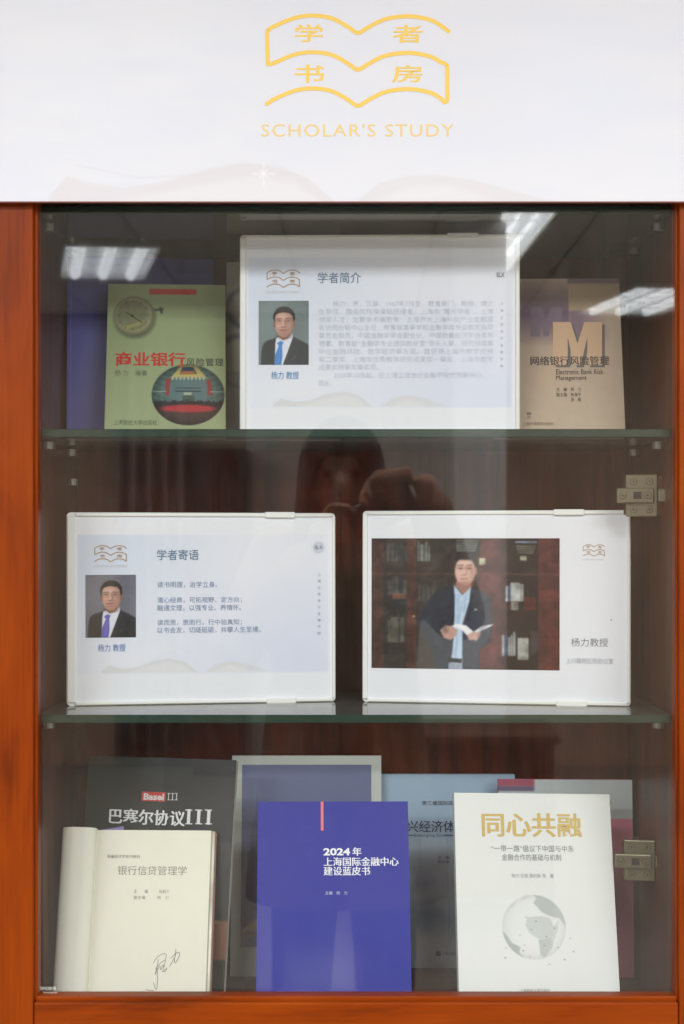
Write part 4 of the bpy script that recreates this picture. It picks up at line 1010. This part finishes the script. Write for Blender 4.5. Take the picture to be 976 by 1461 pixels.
# clear acrylic stands
def acrylic(P, u0, u1, v1, n, label):
    root = empty("book_stand", P.M, label, "book stand", "clear acrylic stands under the front books")
    def slab(name, a, b, c, d, e, f_):
        bm = bmesh.new(); box_bm(bm, a, b, c, d, e, f_)
        for fc in bm.faces:
            nn = fc.normal; fc.material_index = 0
        bmesh.ops.recalc_face_normals(bm, faces=bm.faces)
        bm.normal_update()
        for fc in bm.faces:
            if abs(fc.normal.z) < .5: fc.material_index = 1
        me = bm_mesh(bm); me.materials.append(M_ACRYL); me.materials.append(M_ACRYL2); link(name, me, None, root)
    slab("back_plate", u0, u1, 0.0, v1, n - 0.0022, n)
    bm = bmesh.new(); box_bm(bm, u0, u1, 0.0005, 0.0027, n + 0.0002, n + 0.024)
    link("ledge", bm_mesh(bm), M_ACRYL, root)
M_ACRYL2 = glass_mat("acrylic_cut_edge", (0.62, 0.65, 0.62, 1), 0.03, 0.25)
u0 = PO.px(205, 1300, -.0165)[0]; u1, v1 = PO.px(325.5, 1192, -.0165)
acrylic(PO, u0, u1, v1, -0.0165, "clear acrylic stand behind the open cream book")
u0, v1 = P24.px(352, 1192, -.018); u1 = P24.px(603, 1300, -.018)[0]
acrylic(P24, u0, u1, v1, -0.0180, "clear acrylic stand behind the royal blue book")
u0, v1 = PW.px(637, 1185, -.015); u1 = PW.px(862, 1300, -.015)[0]
acrylic(PW, u0, u1, v1, -0.0150, "clear acrylic stand behind the white globe book")

# ------------------------------------------------------------------ the room mirrored in the glass
M_CEIL = flat((232, 230, 222), .8, name="ceiling_tile"); M_WALL = flat((196, 194, 188), .8, name="plaster"); M_TEALF = flat((146, 136, 124), .5, name="floor_tile")
tag(box("room_floor", M_TEALF, None, -4, 4, -8.6, -0.02, -0.02, 0.0), kind='structure')
YW = -8.2
tag(box("back_wall", flat((184, 154, 130), .8, name="brown_wall"), None, -4, 4, YW - .05, YW, 0, CEIL + .03), kind='structure')
def tile_ceiling():
    nx, ny = 13, 14
    o = box("ceiling", flat((120, 120, 116), .8, name="ceiling_grid"), None, -3.9, 3.9, YW + .002, -0.02, CEIL + .012, CEIL + .03)
    tag(o, kind='structure')
    bm = bmesh.new(); box_bm(bm, -.294, .294, -.294, .294, 0, .011, .003, 1)
    me = bm_mesh(bm); me.materials.append(M_CEIL)
    for i in range(nx):
        for j in range(ny):
            x = -3.6 + i * .6; y = -0.35 - j * .6
            if y < YW + .3: continue
            t = bpy.data.objects.new("ceiling_tile", me); col.objects.link(t); t.parent = o; t.location = (x, y, CEIL)
tile_ceiling()
# white pillar
pa = mirrored(648, 700, 'y', -4.6); pb = mirrored(722, 700, 'y', -4.6)
tag(box("white_pillar", flat((226, 222, 216), .7, name="pillar_plaster"), None, pa.x, pb.x, -4.9, -4.6, 0, CEIL - .001, .006), "white square pillar behind the photographer, mirrored in the door glass", "pillar")
pa = mirrored(352, 700, 'y', YW + .01); pb = mirrored(670, 700, 'y', YW + .01)
tag(box("wall_panel", flat((214, 210, 202), .8, name="grey_panel"), None, pa.x, pb.x, YW, YW + .03, 0, CEIL - .002), kind='structure')
da = mirrored(560, 1050, 'y', -4.1); db = mirrored(800, 1050, 'y', -4.1)
dk = empty("office_desk", Matrix.Translation(((da.x + db.x) / 2, -4.3, 0)), "brown wooden desk before the white pillar, mirrored in the door glass", "desk")
M_DESK = wood("desk_wood", [(0.3, (84, 52, 36)), (0.7, (124, 84, 60))], (3, 12, 12)); hw = (db.x - da.x) / 2; dz = da.z
box("desk_top", M_DESK, dk, -hw, hw, -.3, .2, dz - .03, dz, .003)
box("modesty_panel", M_DESK, dk, -hw + .05, hw - .05, .10, .12, .12, dz - .032, .002)
for sx in (-1, 1): box("leg", M_DESK, dk, min(sx * (hw - .05), sx * (hw - .02)), max(sx * (hw - .05), sx * (hw - .02)), -.28, .18, 0, dz - .031, .002)
# curtain
pa = mirrored(165, 700, 'y', YW + .1); pb = mirrored(268, 700, 'y', YW + .1)
n = 90; V = []; Fc = []
for k in range(n):
    t = k / (n - 1); x = pa.x + (pb.x - pa.x) * t; y = YW + .12 + .05 * math.sin(t * 2 * math.pi * 4.5)
    V += [(x, y, .05), (x, y, CEIL - .1)]
for k in range(n - 1): Fc.append((2 * k, 2 * k + 2, 2 * k + 3, 2 * k + 1))
me = mesh_from(V, Fc, smooth=True); cu = link("curtain", me, flat((150, 134, 128), .9, name="curtain_cloth"))
sm = cu.modifiers.new("thick", 'SOLIDIFY'); sm.thickness = .004
tag(cu, "grey brown pleated curtain on the far wall, mirrored in the door glass", "curtain")
pa = mirrored(275, 700, 'y', YW + .45); pb = mirrored(352, 700, 'y', YW + .45)
wc = empty("wooden_cupboard", Matrix.Translation((0, 0, 0)), "dark red wooden cupboard beside the curtain, mirrored in the door glass", "cupboard")
M_CUP = flat((74, 26, 18), .35, name="dark_red_lacquer")
zc = mirrored(300, 640, 'y', YW + .45).z
box("carcass", M_CUP, wc, pa.x, pb.x, YW + .02, YW + .43, 0.0, zc, .004)
xm = (pa.x + pb.x) / 2
box("cupboard_door", M_CUP, wc, pa.x + .01, xm - .003, YW + .431, YW + .45, 0.08, zc - .03, .003)
box("cupboard_door", M_CUP, wc, xm + .003, pb.x - .01, YW + .431, YW + .45, 0.08, zc - .03, .003)

# ceiling lights
M_TUBE, nt, b = mat_new("fluorescent_tube"); b.inputs['Emission Color'].default_value = (0.93, 0.97, 1, 1); b.inputs['Emission Strength'].default_value = 6.5
M_LGT, nt, b = mat_new("glowing_reflector"); b.inputs['Emission Color'].default_value = (0.88, 0.93, 1, 1); b.inputs['Emission Strength'].default_value = 2.2
M_LOUV, nt, b = mat_new("louvre_metal"); b.inputs["Base Color"].default_value = rgb(225, 228, 232); b.inputs["Roughness"].default_value = .4
b.inputs["Emission Color"].default_value = (0.88, 0.93, 1, 1); b.inputs["Emission Strength"].default_value = 0.0
def troffer(corners, label, nt_=3, em=True, slats=5, bright=True):
    """corners: near left, near right, far right, far left on the ceiling"""
    c = sum(corners, Vector()) / 4
    L = ((corners[3] - corners[0]) + (corners[2] - corners[1])) / 2; Wd = ((corners[1] - corners[0]) + (corners[2] - corners[3])) / 2
    ll = L.length; ang = math.atan2(L.y, L.x) - math.pi / 2
    ux = Vector((math.cos(ang), math.sin(ang), 0)); ww = abs(Wd.dot(ux))
    M = Matrix.Translation((c.x, c.y, CEIL)) @ Matrix.Rotation(ang, 4, 'Z')
    r = empty("ceiling_light", M, label, "ceiling light", "fluorescent ceiling lights")
    box("housing", M_LGT if bright else M_CEIL, r, -ww / 2, ww / 2, -ll / 2, ll / 2, -.004, -.001)
    for (a0, a1, b0, b1) in ((-ww / 2 - .02, -ww / 2, -ll / 2 - .02, ll / 2 + .02), (ww / 2, ww / 2 + .02, -ll / 2 - .02, ll / 2 + .02), (-ww / 2, ww / 2, -ll / 2 - .02, -ll / 2), (-ww / 2, ww / 2, ll / 2, ll / 2 + .02)):
        box("trim", M_CEIL, r, a0, a1, b0, b1, -.03, -.001)
    for k in range(nt_):
        x = -ww / 2 + ww * (k + .5) / nt_
        bm = bmesh.new(); cyl_bm(bm, (x, -ll / 2 + .02, -.016), (x, ll / 2 - .02, -.016), 0.013 * max(1, ww / .5) * 1.9, 12)
        link("tube", bm_mesh(bm, True), M_TUBE, r)
    for k in range(slats):
        y = -ll / 2 + ll * (k + .5) / slats
        box("louvre_slat", M_LOUV, r, -ww / 2, ww / 2, y - .0012, y + .0012, -.034, -.030)
    return r
CZ = CEIL - .02
troffer([mirrored(92, 347, 'z', CZ), mirrored(228, 353, 'z', CZ), mirrored(205, 395, 'z', CZ), mirrored(88, 393, 'z', CZ)], "fluorescent ceiling light mirrored at the left end of the top shelf")
troffer([mirrored(915, 408, 'z', CZ), mirrored(1030, 411, 'z', CZ), mirrored(935, 450, 'z', CZ), mirrored(828, 441, 'z', CZ)], "fluorescent ceiling light mirrored beside the beige book at the right")
troffer([mirrored(706, 300, 'z', CZ), mirrored(806, 300, 'z', CZ), mirrored(716, 384, 'z', CZ), mirrored(676, 384, 'z', CZ)], "fluorescent ceiling light mirrored at the right edge of the top placard")
def off_cover(px, py):
    d = Vector(((px - CX) / F, 1, (HY - py) / F)); t = (P24.O - CAM).dot(P24.N) / d.dot(P24.N); p = CAM + d * t
    r = d - P24.N * (2 * d.dot(P24.N)); return p + r * ((CZ - p.z) / r.z)
cc = [off_cover(405, 1418), off_cover(515, 1418), off_cover(510, 1356), off_cover(412, 1356)]
print("COVER", [tuple(round(x, 2) for x in c) for c in cc])
troffer(cc, "fluorescent ceiling light mirrored low on the royal blue book", slats=7)
def unseen_panel(x, y, label):  # housings of the unseen area lights, the rear ones added as fill
    h = 1.15 / 2; g = .55 / 2
    M = Matrix.Translation((x, y, CEIL)); r = empty("ceiling_light", M, label, "ceiling light", "fluorescent ceiling lights")
    box("housing", M_CEIL, r, -h, h, -g, g, -.004, -.001)
    for (a0, a1, b0, b1) in ((-h - .02, -h, -g - .02, g + .02), (h, h + .02, -g - .02, g + .02), (-h, h, -g - .02, -g), (-h, h, g, g + .02)):
        box("trim", M_CEIL, r, a0, a1, b0, b1, -.03, -.001)
for (x, y, _), lb in zip(UNSEEN_LIGHTS, ("unseen ceiling light panel above the left half of the cabinet", "unseen ceiling light panel above the right half of the cabinet", "unseen light panel added to brighten the white pillar", "unseen light panel added left of the photographer to brighten the curtain side", "unseen light panel added to brighten the far wall behind the white pillar", "unseen light panel added to brighten the far wall beside the curtain")): unseen_panel(x, y, lb)

# ------------------------------------------------------------------ the photographer
def cap_bm(bm, p, q, r1, r2, n=20):
    """closed tapered limb: ball, cone, ball"""
    p, q = Vector(p), Vector(q)
    if (q - p).length > 1e-5: cyl_bm(bm, p, q, r1 * .995, n, r2 * .995)
    for c, r in ((p, r1), (q, r2)): bmesh.ops.create_uvsphere(bm, u_segments=n, v_segments=n // 2, radius=r, matrix=Matrix.Translation(c))
def ball_bm(bm, c, rx, ry, rz, n=28):
    bmesh.ops.create_uvsphere(bm, u_segments=n, v_segments=n // 2, radius=1, matrix=Matrix.Translation(Vector(c)) @ Matrix.Diagonal((rx, ry, rz, 1)))
def limbs(pts, radii):
    bm = bmesh.new()
    for k in range(len(pts) - 1): cap_bm(bm, pts[k], pts[k + 1], radii[k], radii[k + 1])
    return bm_mesh(bm)
def hull_stack(sections, n=40):
    """closed trunk lofted through elliptical sections (x, y, z, rx, ry)"""
    V = []; Fc = []
    for (x, y, z, rx, ry) in sections:
        for k in range(n):
            a = 2 * math.pi * k / n; ca, sa = math.cos(a), math.sin(a)
            V.append((x + rx * abs(ca) ** .85 * (1 if ca > 0 else -1), y + ry * abs(sa) ** .85 * (1 if sa > 0 else -1), z))
    for i in range(len(sections) - 1):
        for k in range(n): Fc.append((i * n + k, i * n + (k + 1) % n, (i + 1) * n + (k + 1) % n, (i + 1) * n + k))
    Fc.append(tuple(range(n))[::-1]); Fc.append(tuple((len(sections) - 1) * n + k for k in range(n)))
    return mesh_from(V, Fc)
HX, HYY, HZ = -0.030, -2.125, 1.565
def chain(pts, radii, sub=2): return limbs(pts, radii)
def merge(meshes, voxel, name, smooth=4):
    bm = bmesh.new()
    for m in meshes: bm.from_mesh(m)
    me = bm_mesh(bm); o = bpy.data.objects.new("j", me); col.objects.link(o)
    r = o.modifiers.new("r", 'REMESH'); r.mode = 'VOXEL'; r.voxel_size = voxel; r.use_smooth_shade = True
    sm_ = o.modifiers.new("sm", 'SMOOTH'); sm_.iterations = smooth; sm_.factor = .5
    dg = bpy.context.evaluated_depsgraph_get(); dg.update()
    out = bpy.data.meshes.new_from_object(o.evaluated_get(dg)); bpy.data.objects.remove(o); out.name = name
    out.polygons.foreach_set('use_smooth', [True] * len(out.polygons))
    return out
def head_mesh():
    bm = bmesh.new(); bmesh.ops.create_uvsphere(bm, u_segments=48, v_segments=32, radius=1)
    for v in bm.verts:
        x, y, z = v.co
        w = .074 * (1 - .22 * max(0, -z) ** 1.5); X = x * w; Y = y * (.093 if y < 0 else .086); Z = z * .112
        if y > 0:   # face side (+Y)
            Y += .020 * math.exp(-((x * .074) ** 2 / .00016 + (z * .112 + .022) ** 2 / .0006)) * (1 if z < .1 else .3)
            Y += .008 * math.exp(-((x * .074) ** 2 / .0008 + (z * .112 + .088) ** 2 / .0004))
            Y += .006 * math.exp(-((x * .074) ** 2 / .0009 + (z * .112 + .056) ** 2 / .00012))
            for sx in (-1, 1): Y -= .005 * math.exp(-((x * .074 - sx * .031) ** 2 / .0003 + (z * .112 - .004) ** 2 / .00012))
        v.co = (HX + X, HYY + Y, HZ + Z)
    for sx in (-1, 1):
        r_ = bmesh.ops.create_uvsphere(bm, u_segments=12, v_segments=8, radius=1)
        for v in r_['verts']: v.co = (HX + sx * .074 + v.co.x * .008, HYY - .004 + v.co.y * .017, HZ - .012 + v.co.z * .03)
    return bm_mesh(bm)
def hand(palm, dirv, up, side, curl, sc=1.0, wrist=None):
    """palm centre, direction of the fingers, normal of the back of the hand, thumb side"""
    d = Vector(dirv).normalized(); n_ = Vector(up); n_ = (n_ - d * n_.dot(d)).normalized(); s = d.cross(n_) * side
    P0 = Vector(palm); out = []
    bm = bmesh.new(); r_ = bmesh.ops.create_cube(bm, size=1)
    for v in r_['verts']:
        c = v.co.copy(); v.co = P0 + d * (c.x * .085) + s * (c.y * .078 * (1.0 if c.x > 0 else .8)) + n_ * (c.z * .024)
    bmesh.ops.subdivide_edges(bm, edges=bm.edges[:], cuts=2); out.append(bm_mesh(bm))
    for k, (ln, off) in enumerate(((.072, .030), (.080, .010), (.074, -.010), (.058, -.029))):
        b0 = P0 + d * .036 + s * off; pts = [tuple(P0 + s * off * .8), tuple(b0)]; ang = 0; p = b0.copy(); rr = [.0086, .0084]
        for j, fr in enumerate((.45, .3, .25)):
            ang += curl[j] * (1 + .06 * k); p = p + (d * math.cos(ang) - n_ * math.sin(ang)) * ln * fr; pts.append(tuple(p)); rr.append(.0078 - .0008 * j)
        out.append(chain(pts, rr, 1))
    t0 = P0 - d * .025 + s * .030; t1 = t0 + d * .026 + s * .022 - n_ * .012; t2 = t1 + d * .030 + s * .004 - n_ * .012; t3 = t2 + d * .022 - s * .004 - n_ * .006
    out.append(chain([tuple(P0), tuple(t0), tuple(t1), tuple(t2), tuple(t3)], [.012, .013, .0115, .0105, .0085], 1))
    return out
rp = (0.086, -1.938, 1.556); lp = (-0.062, -1.945, 1.428)
sh = 1.375
SL, SR = (-.175, -2.165, 1.375), (.125, -2.165, 1.375)
EL, ER = (-.275, -2.10, 1.17), (.235, -2.075, 1.25)
WL, WR = (-.088, -1.955, 1.395), (.158, -1.955, 1.542)
body_parts = [hull_stack([(-.025, -2.15, .86, .15, .10), (-.025, -2.15, .98, .155, .105), (-.025, -2.16, 1.12, .125, .09), (-.025, -2.165, 1.26, .145, .10), (-.025, -2.165, 1.36, .165, .085), (-.025, -2.16, 1.405, .10, .06)]),
              limbs([(-.027, -2.16, 1.38), (-.029, -2.135, 1.49)], [.056, .052]), head_mesh(),
              limbs([SL, EL, WL], [.052, .042, .026]), limbs([SR, ER, WR], [.052, .042, .026]),
              limbs([(.055, -2.15, .90), (.07, -2.13, .48), (.075, -2.16, .10)], [.085, .055, .036]), limbs([(-.105, -2.15, .90), (-.12, -2.13, .48), (-.135, -2.16, .10)], [.085, .055, .036])]
body_parts += hand(rp, (-1, .06, -.16), (0, -.35, 1), -1, (.40, .75, .5)) + hand(lp, (.35, .15, .9), (-.6, -.7, .2), -1, (.3, .6, .5))
body = link("body", merge(body_parts, .005, "body"), flat((184, 136, 112), .6, name="skin", noisy=.03, spec=.3))
person = empty("person", Matrix.Translation((-.03, -2.15, 0)), "person in a brown coat raising a phone, mirrored faintly in the door glass", "person")
def adopt(o): o.parent = person; o.matrix_parent_inverse = person.matrix_world.inverted(); return o
bpy.context.view_layer.update(); adopt(body)
def part_way(a, b, t): return tuple(Vector(a).lerp(Vector(b), t))
coat = link("coat", merge([hull_stack([(-.025, -2.15, .58, .235, .165), (-.025, -2.15, .75, .215, .15), (-.025, -2.15, .95, .19, .14), (-.025, -2.155, 1.12, .17, .125), (-.025, -2.165, 1.28, .185, .13), (-.025, -2.165, 1.37, .185, .11), (-.025, -2.16, 1.42, .12, .085), (-.027, -2.155, 1.455, .075, .072)]),
     limbs([SL, EL, part_way(EL, WL, .86)], [.080, .066, .050]), limbs([SR, ER, part_way(ER, WR, .80)], [.080, .066, .050])], .008, "coat", 6), flat((134, 108, 86), .85, name="coat_wool", noisy=.12, scale=90, spec=.2))
adopt(coat)
tr = link("trousers", merge([limbs([(.055, -2.15, .90), (.07, -2.13, .48), (.075, -2.16, .10)], [.10, .075, .062]), limbs([(-.105, -2.15, .90), (-.12, -2.13, .48), (-.135, -2.16, .10)], [.10, .075, .062])], .01, "trousers"), flat((38, 38, 44), .8, name="dark_denim"))
adopt(tr)
for sx in (.083, -.143):
    bm = bmesh.new(); box_bm(bm, sx - .043, sx + .043, -2.21, -1.95, 0, .085, .03, 3)
    for v in bm.verts:
        if v.co.y > -2.05 and v.co.z > .04: v.co.z -= .03
    adopt(link("shoe", bm_mesh(bm, True), flat((30, 26, 24), .4, name="shoe_leather")))
# hair: cap with a fringe and long sides
bm = bmesh.new(); bmesh.ops.create_uvsphere(bm, u_segments=64, v_segments=40, radius=1)
dele = []
for v in bm.verts:
    x, y, z = v.co
    wv = 1 + .03 * math.sin(math.atan2(x, y) * 23)
    X, Y, Z = x * .088 * wv, y * (.108 if y < 0 else .098) * wv, z * .122
    if z < .1:
        k = (.1 - z) / 1.1; Z = .012 - k * .30; rr = math.hypot(x, y) + 1e-6
        X, Y = x / rr * (.088 + .02 * k) * wv, y / rr * (.104 - .01 * k) * wv
    v.co = (HX + X, HYY - .004 + Y, HZ + .006 + Z)
    if y > .2 and (x / .66) ** 2 + ((z + .32) / .62) ** 2 < 1: dele.append(v)
    elif z < -.985 or (y > .1 and z < -.8 and abs(x) < .9 * math.sqrt(1 - z * z) + .02): dele.append(v)
bmesh.ops.delete(bm, geom=dele, context='VERTS')
hair = link("hair", bm_mesh(bm, True), flat((24, 18, 17), .65, name="dark_hair", noisy=.3, scale=200, spec=.15)); hs = hair.modifiers.new("t", 'SOLIDIFY'); hs.thickness = .012; hs.offset = 1
adopt(hair)
for sx in (-1, 1):
    bm = bmesh.new(); bmesh.ops.create_uvsphere(bm, u_segments=16, v_segments=10, radius=.0105)
    e = link("eye", bm_mesh(bm, True), flat((60, 44, 40), .2, name="eye_dark")); e.location = (HX + sx * .031, HYY + .0695, HZ + .004); bpy.context.view_layer.update(); adopt(e)
bm = bmesh.new(); r_ = bmesh.ops.create_uvsphere(bm, u_segments=16, v_segments=8, radius=1)
for v in r_['verts']: v.co = (HX + v.co.x * .022, HYY + .088 + v.co.y * .006, HZ - .056 + v.co.z * .007)
adopt(link("mouth", bm_mesh(bm, True), flat((150, 82, 78), .5, name="lip")))
# phone
Mph = Matrix.Translation((.062, -1.914, 1.482)) @ Matrix.Rotation(R(-26), 4, 'Y')
ph = empty("phone", Mph, "black phone held level by the photographer, mirrored faintly in the door glass", "phone")
box("phone_body", flat((16, 16, 18), .25, name="phone_shell", coat=.3), ph, -.078, .078, -.0042, .0040, -.037, .037, .003, 3)
box("phone_screen", flat((10, 10, 12), .1, name="phone_glass"), ph, -.074, .074, -.0048, -.0043, -.034, .034)
for (x, z) in ((-.064, .020), (-.046, .020), (-.064, .0)):
    bm = bmesh.new(); cyl_bm(bm, (x, .004, z), (x, .0055, z), .0065, 20); link("lens", bm_mesh(bm), flat((30, 30, 34), .1, name="lens_ring"), ph)
